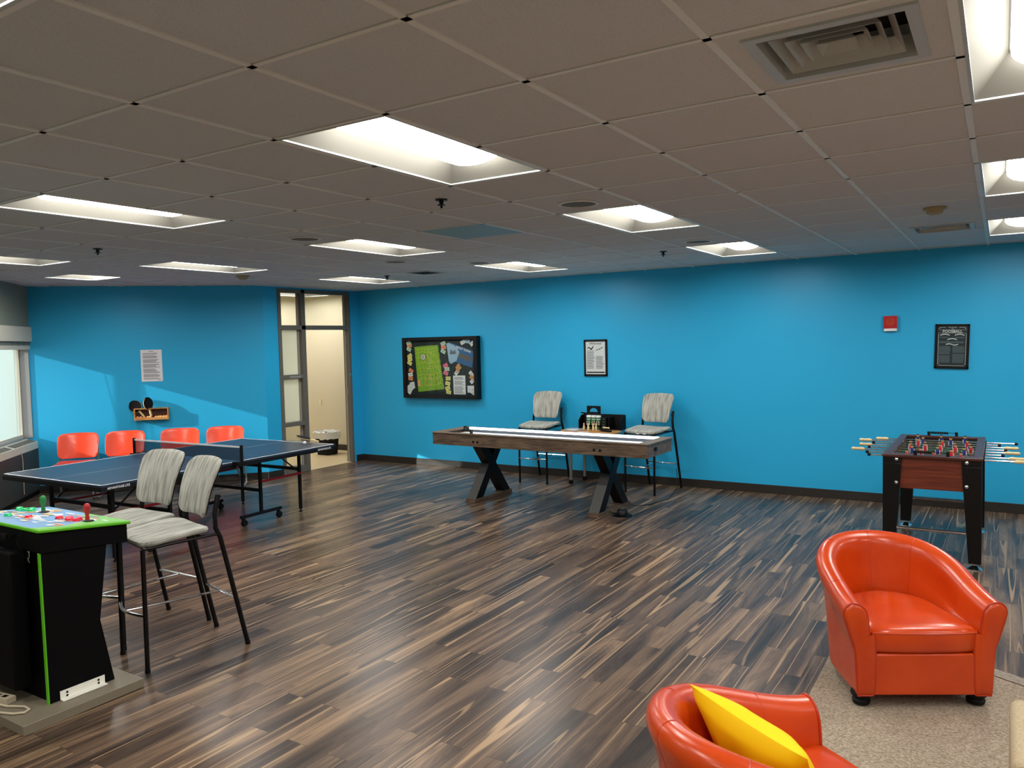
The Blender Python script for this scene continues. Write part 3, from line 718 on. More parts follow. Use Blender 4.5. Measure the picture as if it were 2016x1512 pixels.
def flat(name, mats, label, cat, pts, group=None, fn=None, y=Yc):
    """a sheet of paper pinned in the case, outline given on the board plane"""
    cx = sum(p[0] for p in pts) / len(pts); cz = sum(p[1] for p in pts) / len(pts); b = MB()
    b.prism([(x - cx, z - cz) for x, z in pts], -.0015, 0, 'y')
    if fn: fn(b, cx, cz)
    o = b.build(name, mats, loc=(cx, y, cz)); return tag(o, label, cat, group)
rn = random.Random(8)
mp = [(-7.477, 1.794), (-7.30, 1.806), (-7.12, 1.812), (-7.035, 1.817)]
edge = [(-7.035 + .097 * k / 14 + (.006 if k % 2 else -.004), 1.817 - .653 * k / 14) for k in range(1, 14)]
mp += edge + [(-6.938, 1.164), (-7.425, 1.117)]
def mapfn(b, cx, cz):
    yy = -.0018
    def tr(u, v): # u,v in 0..1 on the sheet
        a = Vector((-7.425, 1.117)).lerp(Vector((-6.938, 1.164)), u); c = Vector((-7.477, 1.794)).lerp(Vector((-7.035, 1.817)), u); p = a.lerp(c, v); return (p.x - cx, yy, p.y - cz)
    b.mi(1)
    def st(pts, wd=.006):
        for p, q in zip(pts, pts[1:]):
            a, c = Vector(tr(*p)), Vector(tr(*q)); d = (c - a).normalized(); n_ = Vector((-d.z, 0, d.x)) * wd / 2; b.quad(a - n_, c - n_, c + n_, a + n_)
    for v in (.12, .27, .36, .5, .62, .74, .86, .93): st([(.04, v), (.3, v + .02), (.6, v - .01), (.95, v + .02)], .004)
    for u in (.15, .3, .42, .55, .68, .8, .9): st([(u, .1), (u + .02, .4), (u - .03, .7), (u, .95)], .004)
    st([(.5, .6), (.7, .66), (.85, .5), (.95, .4)], .006); st([(.6, .9), (.72, .78), (.8, .82), (.95, .62)], .006)
    b.mi(2)
    for k in range(34):
        u, v = rn.uniform(.3, .8), rn.uniform(.1, .34) if k < 20 else rn.uniform(.2, .85); x, _, z = tr(u, v); b.quad((x, yy - .0003, z), (x + .02, yy - .0003, z), (x + .02, yy - .0003, z + .015), (x, yy - .0003, z + .015))
    x, _, z = tr(.0, .13); b.quad((x, yy - .0003, z), (x + .05, yy - .0003, z), (x + .045, yy - .0003, z + .09), (x - .006, yy - .0003, z + .09))
    b.mi(3)
    for k in range(16):
        u, v = rn.uniform(.15, .9), rn.uniform(.05, .9); x, _, z = tr(u, v); b.quad((x, yy - .0004, z), (x + .012, yy - .0004, z), (x + .012, yy - .0004, z + .01), (x, yy - .0004, z + .01))
    x, _, z = tr(.33, .76); b.mi(3).lathe([(.047, 0), (.047, -.0006), (0, -.0006)], (x, yy, z), 24, 'y'); b.mi(4).lathe([(.041, 0), (.041, -.0012), (0, -.0012)], (x, yy, z), 24, 'y')
    b.mi(3)
    for dz in (-.018, 0, .018): b.box(x - .02, yy - .0022, z + dz - .004, x + .02, yy - .0014, z + dz + .004)
flat('town_map', ['mapgreen', 'mapyellow', 'mappink', 'inkdark', 'cardwhite'], 'green street map pinned in the display case', 'map', mp, fn=mapfn)
bp = [(-6.83, 1.854), (-6.385, 1.714), (-6.425, 1.479), (-6.718, 1.562), (-6.826, 1.66)]
def banfn(b, cx, cz):
    yy = -.0018; d = Vector((.445, 0, -.14)).normalized(); n_ = Vector((.14, 0, .445)).normalized(); o = Vector((-6.615 - cx, yy, 1.755 - cz))
    text_mb(b.mi(1), 'ALL ABOUT TOWN', .045, lambda u, v: tuple(o + d * u + n_ * v), bold=.0012, cw=.9)
    o2 = Vector((-6.56 - cx, yy, 1.63 - cz)); b.mi(2); b.quad(*[tuple(o2 + d * u + n_ * v) for u, v in ((-.12, -.03), (.14, -.03), (.14, .035), (-.12, .035))])
flat('banner', ['bannerblue', 'chalk', 'bannerbrown'], 'blue town banner slanting in the upper right of the display case', 'banner', bp, fn=banfn)
flat('pale_blue_sheet', ['bannerpale', 'ink'], 'pale blue cut sheet overlapping the left end of the banner', 'paper cutout', [(-6.875, 1.834), (-6.83, 1.845), (-6.70, 1.78), (-6.641, 1.709), (-6.70, 1.58), (-6.80, 1.535), (-6.835, 1.57)], y=Yc - .003,
     fn=lambda b, cx, cz: b.mi(1).prism([(-.05, .0), (-.02, .06), (.01, .02), (.05, .05), (.07, -.01), (-.03, -.02)], -.0022, -.0016, 'y'))
flat('notice_sheet', ['paper', 'ink'], 'white printed sheet pinned low in the display case', 'notice', [(-6.769, 1.366), (-6.552, 1.367), (-6.55, 1.091), (-6.764, 1.092)],
     fn=lambda b, cx, cz: lines(b, -.09, .09, -.12, .12, -.0018, 18, .45, 9, 1, .3, (3, 9)))
cards = [('orange', -7.569, 1.818, 5), ('green', -7.586, 1.859, 20), ('green', -7.582, 1.762, -25), ('yellow', -7.571, 1.66, 30), ('yellow', -7.567, 1.61, 8), ('yellow', -7.574, 1.555, -28),
         ('orange', -7.553, 1.437, -30), ('white', -7.566, 1.376, 5), ('orange', -7.563, 1.319, -12), ('white', -7.535, 1.215, 10), ('white', -7.575, 1.18, 28), ('white', -7.60, 1.135, 60),
         ('green', -6.934, 1.835, 22), ('orange', -6.926, 1.78, 0), ('green', -6.933, 1.721, -28), ('pink', -6.901, 1.512, 25), ('green', -6.873, 1.461, 0), ('pink', -6.895, 1.402, -25),
         ('yellow', -6.858, 1.323, 0), ('yellow', -6.866, 1.25, -12), ('yellow', -6.868, 1.18, 18), ('yellow', -6.856, 1.122, -8), ('tan', -6.655, 1.495, -55), ('tan', -6.68, 1.46, -75), ('white', -6.70, 1.41, 50),
         ('white', -6.574, 1.848, 25), ('blue', -6.493, 1.861, -8), ('white', -6.409, 1.829, 35), ('white', -6.44, 1.39, -50), ('tan', -6.425, 1.34, -20), ('white', -6.425, 1.29, 45), ('white', -6.47, 1.17, 0), ('white', -6.42, 1.165, 20), ('white', -6.40, 1.13, 60)]
where = {}
def spot(x, z):
    col = ('at the left edge of' if x < -7.4 else 'right of the map in' if x < -6.8 else 'between banner and notice in' if x < -6.6 else 'at the right edge of')
    return col
for i, (c, x, z, a) in enumerate(cards):
    big = (c == 'white' and (z < 1.25)); w, h = (.088, .10) if big else (.086, .056)
    pts = []
    for dx, dz in ((-w / 2, -h / 2), (w / 2, -h / 2), (w / 2, h / 2), (-w / 2, h / 2)):
        ca, sa = math.cos(R(a)), math.sin(R(a)); pts.append((x + dx * ca - dz * sa, z + dx * sa + dz * ca))
    col = {'orange': 'salmon', 'green': 'mint', 'tan': 'tan'}.get(c, c); row = 'top' if z > 1.7 else 'upper' if z > 1.47 else 'lower' if z > 1.26 else 'bottom'
    sib = sorted([q[2] for q in cards if q[0] == c and spot(q[1], 0) == spot(x, 0) and ('top' if q[2] > 1.7 else 'upper' if q[2] > 1.47 else 'lower' if q[2] > 1.26 else 'bottom') == row], reverse=True)
    nth = '' if len(sib) == 1 else (['uppermost', 'second', 'third', 'fourth'][sib.index(z)] + ' ')
    flat('card', ['card' + c, 'ink'], f'{nth}{col} card in the {row} part {spot(x, z)} the display case', 'card', pts, 'cards pinned in the display case', y=Yc - .0032 - .0018 * (i % 3),
         fn=lambda b, cx, cz: b.mi(1).box(-.022, -.002, -.003, .022, -.0016, .003))

# ------------------------------------------------------------------ shuffleboard table
sh = thing('shuffleboard_table', 'long shuffleboard table with weathered wood body and black crossed legs', 'game table', (-4.345, 7.565, 0), R(-2.0))
LX, LY, ZT, ZB = 1.385, .315, .787, .64
b = MB(); b.box(-LX, -LY, ZB, LX, -LY + .03, ZT - .012); b.box(-LX, LY - .03, ZB, LX, LY, ZT - .012); b.box(-LX, -LY + .03, ZB, -LX + .03, LY - .03, ZT - .012); b.box(LX - .03, -LY + .03, ZB, LX, LY - .03, ZT - .012); b.box(-LX + .03, -LY + .03, ZB, LX - .03, LY - .03, ZB + .015)
b.build('cabinet', 'rustic', sh, bevel=.003)
b = MB(); e = .012; wr = .055
b.box(-LX - e, -LY - e, ZT - .012, LX + e, -LY + wr, ZT); b.box(-LX - e, LY - wr, ZT - .012, LX + e, LY + e, ZT); b.box(-LX - e, -LY + wr, ZT - .012, -LX + .11, LY - wr, ZT); b.box(LX - .11, -LY + wr, ZT - .012, LX + e, LY - wr, ZT)
b.build('top_rail', grain_wood('worn_rail_laminate', (96, 80, 66), (140, 122, 102), (4, 34, 34), .4, 1.0), sh, bevel=.002)
b = MB(); b.box(-LX + .03, -LY + .03, ZB + .015, LX - .03, LY - .03, .675); b.build('gutter', 'gutter', sh)
b = MB(); b.box(-LX + .13, -.2, .675, LX - .13, .155, .742); b.build('playfield', 'playboard', sh)
b = MB(); b.box(-LX + .12, LY - .063, ZT - .024, LX - .12, LY - .0552, ZT + .003); b.build('light_strip', 'led', sh)
b = MB(); b.box(-LX + .03, LY - .036, .675, LX - .03, LY - .0305, ZT - .012); b.build('inner_liner', 'gutter', sh)
b = MB(); b.box(-LX + .05, -LY + .032, .752, LX - .05, -LY + .042, .762); b.build('light_strip', 'led', sh)
for x in (-.66, -.585, .66, .735): pass
for x in (-.78, -.72, .79, .86):
    b = MB(); b.lathe([(.014, -LY - .006), (.014, -LY)], (x, 0, .695), 12, 'y'); b.build('bolt', 'matte', sh)
for x0_, nm in ((-.80, 0), (.79, 0)):
    lg = bpy.data.objects.new('leg', None); C.objects.link(lg); lg.parent = sh; lg.location = (x0_, 0, 0)
    b = MB()
    b.hexa([(-.058, -.34, .04), (.058, -.34, .04), (.058, -.20, .04), (-.058, -.20, .04), (-.058, .10, .64), (.058, .10, .64), (.058, .24, .64), (-.058, .24, .64)]); b.build('crossed_beam', 'black', lg)
    b = MB(); b.hexa([(-.056, .22, .04), (.056, .22, .04), (.056, .36, .04), (-.056, .36, .04), (-.056, -.24, .64), (.056, -.24, .64), (.056, -.10, .64), (-.056, -.10, .64)]); b.build('crossed_beam', 'black', lg)
    b = MB(); b.hexa([(-.0595, -.344, .042), (.0595, -.344, .042), (.0595, -.341, .042), (-.0595, -.341, .042), (-.0595, -.155, .30), (.0595, -.155, .30), (.0595, -.152, .30), (-.0595, -.152, .30)]); b.build('front_plate', 'shoegrey', lg)
    b = MB(); b.box(-.066, -.37, 0, .066, .39, .04); b.build('foot_rail', 'rustic', lg, bevel=.003)
# scorer across the left end
b = MB(); b.box(-1.16, .0, .787, -1.145, .04, .83); b.box(-.83, -.31, .787, -.815, -.27, .83); b.tube([(-1.15, .02, .823), (-.822, -.29, .823)], .006, 8)
for k in range(9): b.lathe([(.011, 0), (.013, .006), (.011, .012)], (-1.13 + k * .014, .0 - k * .0132, .823), 10, 'x')
b.build('score_counter', 'black', sh)
b = MB(); b.box(LX, -.14, .70, LX + .01, -.08, .73); b.lathe([(.02, LX), (.02, LX + .012)], (0, -.11, .715), 16, 'x'); b.build('power_socket', 'black', sh)
b = MB(); b.box(.96, .316, .77, 1.10, .35, .80); b.mi(1).box(.975, .318, .80, 1.0, .335, .806).box(1.05, .318, .80, 1.08, .335, .806); b.build('light_controller', ['black', 'paper'], sh)
# foot pedal and its cable
t = thing('foot_pedal', 'round black puck shaped pedal on the floor beside the shuffleboard leg', 'pedal', (-3.33, 7.38, 0), 0)
b = MB(); b.lathe([(.105, 0), (.105, .006), (.09, .012), (.06, .018), (.055, .05), (.045, .062), (0, .064)], n=28); b.build('base', 'black', t)
b = MB(); b.lathe([(.02, .066), (0, .068)], n=16); b.build('button', 'steel', t)
b = MB(); b.tube([(-.05, -.02, .02), (-.14, .02, .012), (-.22, .1, .05)], .004, 6); b.build('cable', 'black', t)
b = MB(); b.tube([(-3.46, 7.75, .08), (-3.36, 7.78, .02), (-3.26, 8.0, .006), (-3.2, 8.4, .006), (-3.28, 8.9, .05), (-3.4, YB - .02, .22)], .0035, 6)
tag(b.build('power_cable', 'black'), 'thin black cable from the shuffleboard leg to the back wall', 'cable')

# ------------------------------------------------------------------ bar stools
def stool(label, loc, rz, cheap=False):
    t = thing('bar_stool', label, 'bar stool', loc, rz, 'grey upholstered bar stools')
    r = .0135
    for s_ in (-1, 1):
        b = MB(); b.tube([(s_ * .2, -.29, 0), (s_ * .2, -.285, .71)], r, 10); b.lathe([(.0155, 0), (.0155, .02)], (s_ * .2, -.29, 0), 10); b.build('front_leg', 'black', t)
        b = MB(); b.tube([(s_ * .222, .305, 0), (s_ * .215, .16, .70), (s_ * .212, .135, .76), (s_ * .207, .135, .84), (s_ * .2, .165, .955)], r * 1.06, 10); b.lathe([(.016, 0), (.016, .02)], (s_ * .222, .303, 0), 10); b.build('rear_leg', 'black', t)
        b = MB(); b.tube([(s_ * .205, -.285, .712), (s_ * .212, .155, .722)], .010, 8); b.build('seat_rail', 'black', t)
    b = MB(); b.tube([(s, y, .712) for s, y in ((-.2, -.27), (.2, -.27))], .009, 8); b.tube([(-.2, .05, .72), (.2, .05, .72)], .009, 8); b.build('cross_rail', 'black', t)
    def seatfn(u, v, w):   # v: -front +back
        z = .748 + .012 * math.sin((v + .05) * 9) - (max(0, -v - .17) * 2.6) ** 2 * .5 - .008 * math.cos(u * 7)
        return (u, v - .09, z + w)
    b = MB(); b.pad(rrect(.455, .40, .07), .042, seatfn); b.build('seat', 'fabric', t)
    def backfn(u, v, w):   # v height
        y = .12 + .11 * (v + .16) / .32 + .10 * (abs(u) / .2) ** 2 * -.45 - .02 * math.sin((v + .16) * 9)
        return (u * (1 + .10 * v / .16), y - w, .985 + v)
    b = MB(); b.pad(rrect(.395, .335, .055, arch=.014), .032, backfn); b.build('backrest', 'fabric', t)
    b = MB()
    b.pad(rrect(.375, .315, .05), .008, lambda u, v, w: (lambda q: (q[0], q[1] + .019, q[2]))(backfn(u, v, w))); b.build('back_shell', 'black', t)
    for s_ in (-1, 1):
        b = MB(); b.bar((s_ * .2, .162, .955), (s_ * .188, .152, .90), .02, .018); b.lathe([(.012, -.005), (.012, .005)], (s_ * .207, .165, .945), 12, 'x'); b.build('back_bracket', 'black', t)
    b = MB()
    b.tube([(-.2, -.287, .325)] + [(-.2 + .4 * k / 8, -.287 - .045 * math.sin(PI * k / 8), .325) for k in range(1, 8)] + [(.2, -.287, .325)], .0095, 10); b.build('foot_ring', 'chrome', t)
    b = MB(); b.tube([(-.219, .243, .305), (.219, .243, .305)], .009, 8); b.build('foot_ring', 'chrome', t)
    b = MB(); b.tube([(0, -.33, .325), (0, .243, .305)], .0075, 8); b.build('foot_ring', 'chrome', t)
    return t
st = stool('grey upholstered bar stool nearest the arcade cabinet, in front of its twin', (-4.235, 2.866, 0), R(-12.7))
dup(st, (-4.752, 2.958, 0), R(.5), 'grey upholstered bar stool behind the nearer one, by the table tennis table')
dup(st, (-5.115, 8.85, 0), R(2), 'grey bar stool at the back wall left of the round table')
dup(st, (-3.565, 8.80, 0), R(-9), 'grey bar stool at the back wall right of the round table')

# ------------------------------------------------------------------ round table and what is on it
cx, cy, zt = -4.37, 8.77, .70
t = thing('round_table', 'small round oak topped table between two bar stools', 'table', (cx, cy, 0))
b = MB(); b.lathe([(.36, zt - .03), (.385, zt - .026), (.39, zt - .015), (.385, zt - .002), (.38, zt)], n=48); b.build('tabletop', 'tabwood', t)
for x, y in ((-.285, -.02), (-.25, .30), (.22, -.12), (.22, .25)):
    b = MB(); b.tube([(x, y, .05), (x * .98, y, zt - .03)], .019, 14); b.build('leg', 'greyleg', t)
    lgp = MB(); lgp.box(x - .022, y - .022, .0, x + .022, y + .022, .05); lgp.build('caster', 'matte', t, bevel=.006)
b = MB(); b.prism([(-.29, .0), (-.29, .10), (-.235, .17), (-.2, .17), (-.2, .0)], 0, .008, 'y')
t = thing('card_rack', 'black open fronted organiser box on the round table', 'organiser', (cx + .07, 8.96, zt))
b = MB(); b.box(-.29, .05, 0, .30, .06, .185); b.build('back_panel', 'matte', t)
b = MB(); b.prism([(-.10, 0), (.05, 0), (.05, .175), (-.02, .175), (-.10, .11)], -.29, -.282, 'x'); b.build('side_panel', 'matte', t)
b = MB(); b.prism([(-.10, 0), (.05, 0), (.05, .175), (-.02, .175), (-.10, .11)], .292, .30, 'x'); b.build('side_panel', 'matte', t)
b = MB(); b.box(-.282, -.10, 0, .292, .05, .008); b.build('bottom_panel', 'matte', t)
b = MB(); b.box(.13, -.10, .008, .138, .05, .16); b.build('divider', 'matte', t)
# stand-up plate with a half round hole
hh = .285; pts = [(-.10, 0), (.10, 0), (.10, hh), (-.10, hh)]
b = MB(); b.box(-.098, -.004, 0, .098, .004, .205); b.box(-.098, -.004, .205, -.058, .004, hh); b.box(.058, -.004, .205, .098, .004, hh)
arc = [(.058 * math.cos(PI * k / 12), .205 + .052 * math.sin(PI * k / 12)) for k in range(13)]
b.prism([(.058, hh), (-.058, hh)] + [(x, z) for x, z in reversed(arc)], -.004, .004, 'y')
o = b.build('display_plate', 'matte', loc=(cx - .085, 9.035, zt)); tag(o, 'black upright plate with half round cutout behind the green cans', 'plate')
b = MB(); b.bar((-.17, 0, 0), (.17, -.02, -.028), .012, .016); tag(b.build('flat_stick', 'matte', loc=(cx - .035, 8.915, zt + .205)), 'black flat stick lying across the top of the organiser', 'stick')
for i, dx in enumerate((-.075, -.008, .055)):
    t = thing('powder_can', ['green and white can at the left of the three on the round table', 'middle green and white can of the three on the round table', 'green and white can at the right of the three on the round table'][i], 'can', (cx + dx, 8.875 + .006 * i, zt + .0082), 0, 'shuffleboard powder cans')
    b = MB(); b.lathe([(.030, 0), (.031, .004), (.031, .145), (.029, .148)], n=24); b.mi(1).lathe([(.0313, .02), (.0313, .05)], n=24); b.mi(2).lathe([(.0314, .118), (.0314, .126)], n=24)
    b.mi(2).quad((-.02, -.0285, .05), (.02, -.0285, .05), (.02, -.0285, .098), (-.02, -.0285, .098)); b.mi(3).lathe([(.019, -.0292), (0, -.0295)], (0, 0, .074), 16, 'y'); b.build('can_body', ['cangreen', 'matte', 'paper', 'canpink'], t)
    b = MB(); b.lathe([(.032, .146), (.032, .166), (.029, .17), (0, .17)], n=24); b.build('lid', 'paper', t)
t = thing('black_carton', 'narrow black printed box standing beside the green cans', 'box', (cx + .145, 8.87, zt + .009))
b = MB(); b.box(-.035, -.03, 0, .035, .03, .15); b.mi(1)
for z in (.03, .055, .09, .125): b.box(-.01, -.031, z, .014, -.03, z + .006)
b.build('carton', ['matte', 'slatetext'], t)
b = MB(); b.box(-.13, -.055, 0, .13, .055, .012); tag(b.build('pin_board', 'shelfwood', loc=(cx + .06, 8.635, zt + .0005), rot=(0, 0, R(5))), 'thin wooden board carrying the small white pins', 'board')
pin = [(.008, 0), (.0125, .012), (.0145, .03), (.0125, .048), (.0075, .062), (.0065, .07), (.0085, .079), (.0075, .088), (.003, .092), (0, .0925)]
for i, (dx, dy) in enumerate(((-.03, -.13), (.04, -.15), (.10, -.135), (.13, -.115))):
    b = MB(); b.lathe(pin, n=16); tag(b.build('bowling_pin', 'birch', loc=(cx + dx, cy + dy, zt + .0128)), ['leftmost', 'second from left', 'third from left', 'rightmost'][i] + ' of the four tiny wooden pins on the round table', 'pin', 'tiny wooden bowling pins')
t = thing('hand_brush', 'black brush with pale handle lying at the right of the round table', 'brush', (cx + .245, 8.68, zt + .002), R(-18))
b = MB(); b.box(-.09, -.02, 0, .09, .02, .02); b.build('brush_head', 'matte', t, bevel=.004)
b = MB(); b.lathe([(.009, -.07), (.012, -.055), (.009, 0), (.012, .03), (.008, .04)], (-.02, .05, .04), 14, 'x'); b.build('handle', 'birch', t)
for i, (dx, dy, a, m_) in enumerate(((-.29, .02, 12, 'cardblue'), (-.22, -.06, -14, 'cardwhite'), (-.2, .05, 30, 'cardblue'), (.02, -.26, 8, 'cardwhite'))):
    b = MB(); b.box(-.07, -.05, 0, .07, .05, .0015); tag(b.build('leaflet', m_, loc=(cx + dx, cy + dy, zt + .0005 + i * .0016), rot=(0, 0, R(a))), ['pale blue leaflet at the left rim of the round table', 'white leaflet nearest the left front rim of the round table', 'pale blue leaflet under the organiser corner on the round table', 'white leaflet in front of the pins on the round table'][i], 'leaflet', 'leaflets on the round table')

# ------------------------------------------------------------------ table football
fx0, fx1, fy0, fy1, fz = -.797, -.112, 6.83, 8.24, .868
t = thing('foosball_table', 'cherry wood table football with black tapered legs and pale handles', 'game table', ((fx0 + fx1) / 2, (fy0 + fy1) / 2, 0)); ft = t
ox, oy = t.location.x, t.location.y; hw, hl = (fx1 - fx0) / 2, (fy1 - fy0) / 2
b = MB(); b.box(-hw + .02, -hl + .02, .60, hw - .02, -hl + .05, fz - .02); b.build('end_panel', 'redwood', t)
b = MB(); b.box(-hw + .02, hl - .05, .60, hw - .02, hl - .02, fz - .02); b.build('end_panel', 'redwood', t)
for s_ in (-1, 1):
    b = MB(); b.box(min(s_ * (hw - .02), s_ * (hw - .05)), -hl + .05, .60, max(s_ * (hw - .02), s_ * (hw - .05)), hl - .05, fz - .02); b.build('side_panel', 'redwood', t)
b = MB()
for a in ((-hw - .004, -hl - .006, hw + .004, -hl + .075), (-hw - .004, hl - .075, hw + .004, hl + .006), (-hw - .004, -hl + .075, -hw + .058, hl - .075), (hw - .058, -hl + .075, hw + .004, hl - .075)): b.box(a[0], a[1], fz - .022, a[2], a[3], fz)
b.build('top_rail', 'darkrim', t, bevel=.004)
b = MB(); b.box(-hw + .05, -hl + .05, .74, hw - .05, hl - .05, .755); b.mi(1).box(-hw + .06, -.003, .755, hw - .06, .003, .7556)
b.lathe([(.09, .7552), (.09, .7556), (.084, .7556), (.084, .7552)], n=32); b.build('playfield', ['pitch', 'ppline'], t)
for sx in (-1, 1):
    for sy in (-1, 1):
        lg = bpy.data.objects.new('leg', None); C.objects.link(lg); lg.parent = t; lg.location = (sx * hw, sy * hl, 0)
        b = MB(); w0, w1, dd = .135, .085, .125
        def blk(z, w, d): return [(0, 0, z), (-sx * w, 0, z), (-sx * w, -sy * d, z), (0, -sy * d, z)]
        P = blk(.05, w1, .085) + blk(.80, w0, dd); b.hexa(P); P = blk(.80, w0, dd) + blk(fz - .022, w0, dd); b.hexa(P); b.build('leg_panel', 'black', lg, bevel=.004)
        b = MB(); b.lathe([(.055, 0), (.055, .006), (.03, .022), (.012, .032), (.012, .055)], (-sx * .045, -sy * .045, 0), 24); b.build('leveller_foot', 'chrome', lg)
        for z in (.83, .645):
            b = MB(); b.lathe([(.013, sy * .0), (.013, sy * .004), (.006, sy * .008), (0, sy * .009)], (-sx * (w0 - .035), 0, z), 14, 'y'); b.build('bolt', 'chrome', lg)
for sy in (-1, 1):
    b = MB(); b.tube([(-hw + .08, sy * (hl - .05), .27), (hw - .08, sy * (hl - .05), .27)], .012, 12); b.build('cross_bar', 'chrome', t)
# rods with their figures
rods = [(1, 3, 'figred', .20), (1, 2, 'figred', .165), (-1, 3, 'figblue', -1.10), (1, 5, 'figred', .14), (-1, 5, 'figblue', -1.08), (1, 3, 'figred', .135), (-1, 2, 'figblue', -1.125), (-1, 3, 'figblue', -1.0)]
space = {3: .19, 2: .22, 5: .112}
rr_ = random.Random(5)
for i, (sd, nf, fm, hx) in enumerate(rods):
    yy = 6.99 + i * .158 - oy; zr = .835; hx -= ox
    rod = bpy.data.objects.new('rod', None); C.objects.link(rod); rod.parent = t; rod.location = (0, yy, zr)
    a, c = (hx - .1, hx - 1.12) if sd > 0 else (hx + .1, hx + 1.12)
    b = MB(); b.tube([(a, 0, 0), (c, 0, 0)], .0065, 10); b.build('bar', 'chrome', rod)
    e_ = hx
    b = MB(); h0 = hx - .105 if sd > 0 else hx
    b.lathe([(.009, h0), (.0145, h0 + .012), (.012, h0 + .05), (.0155, h0 + .085), (.010, h0 + .105)] if sd < 0 else [(.010, h0), (.0155, h0 + .02), (.012, h0 + .055), (.0145, h0 + .093), (.009, h0 + .105)], n=16, axis='x'); b.build('handle', 'birch', rod)
    b = MB(); b.lathe([(.012, c - .01), (.012, c + .014)], n=12, axis='x'); b.build('end_cap', 'matte', rod)
    for s_ in (-1, 1): b = MB(); b.lathe([(.019, s_ * hw - .012), (.019, s_ * hw + .012)], n=14, axis='x'); b.build('bearing', 'matte', rod)
    off = rr_.uniform(-.03, .03)
    for k in range(nf):
        fxx = (k - (nf - 1) / 2) * space[nf] + off; fg = bpy.data.objects.new('figure', None)
        b = MB(); b.mi(0); b.pad(rrect(.026, .052, .008, 3), .022, lambda u, v, w: (u + fxx, w, v + .002), rings=((0, .5), (.7, .5), (1, .3)))
        b.mi(1).lathe([(.012 * math.sin(PI * j / 8), .041 - .013 * math.cos(PI * j / 8)) for j in range(9)], (fxx, 0, 0), 12)
        b.mi(2).hexa([(fxx - .012, -.006, -.07), (fxx + .012, -.006, -.07), (fxx + .012, .008, -.07), (fxx - .012, .008, -.07), (fxx - .01, -.008, -.02), (fxx + .01, -.008, -.02), (fxx + .01, .008, -.02), (fxx - .01, .008, -.02)])
        b.mi(3); b.lathe([(.0125, .048), (.010, .053), (.004, .0565), (0, .057)], (fxx, 0, 0), 12)
        b.mi(4).box(fxx - .018, -.007, -.012, fxx - .013, .007, .018).box(fxx + .013, -.007, -.012, fxx + .018, .007, .018)
        b.build('figure', [fm, 'skin', fm, 'matte', 'paper' ], rod)
for sy, cnt in ((-1, 7), (1, 10)):
    b = MB(); yb2 = sy * (hl - .022); xa, xb = -.11, .115
    for x in (xa, xb): b.box(x - .012, yb2 - .012, fz, x + .012, yb2 + .012, fz + .036)
    b.tube([(xa, yb2, fz + .028), (xb, yb2, fz + .028)], .003, 6)
    for k in range(cnt): b.lathe([(.008, 0), (.0125, .003), (.0125, .009), (.008, .012)], (xa + .016 + k * .0145, yb2, fz + .026), 12, 'x')
    b.build('score_counter', 'matte', t)

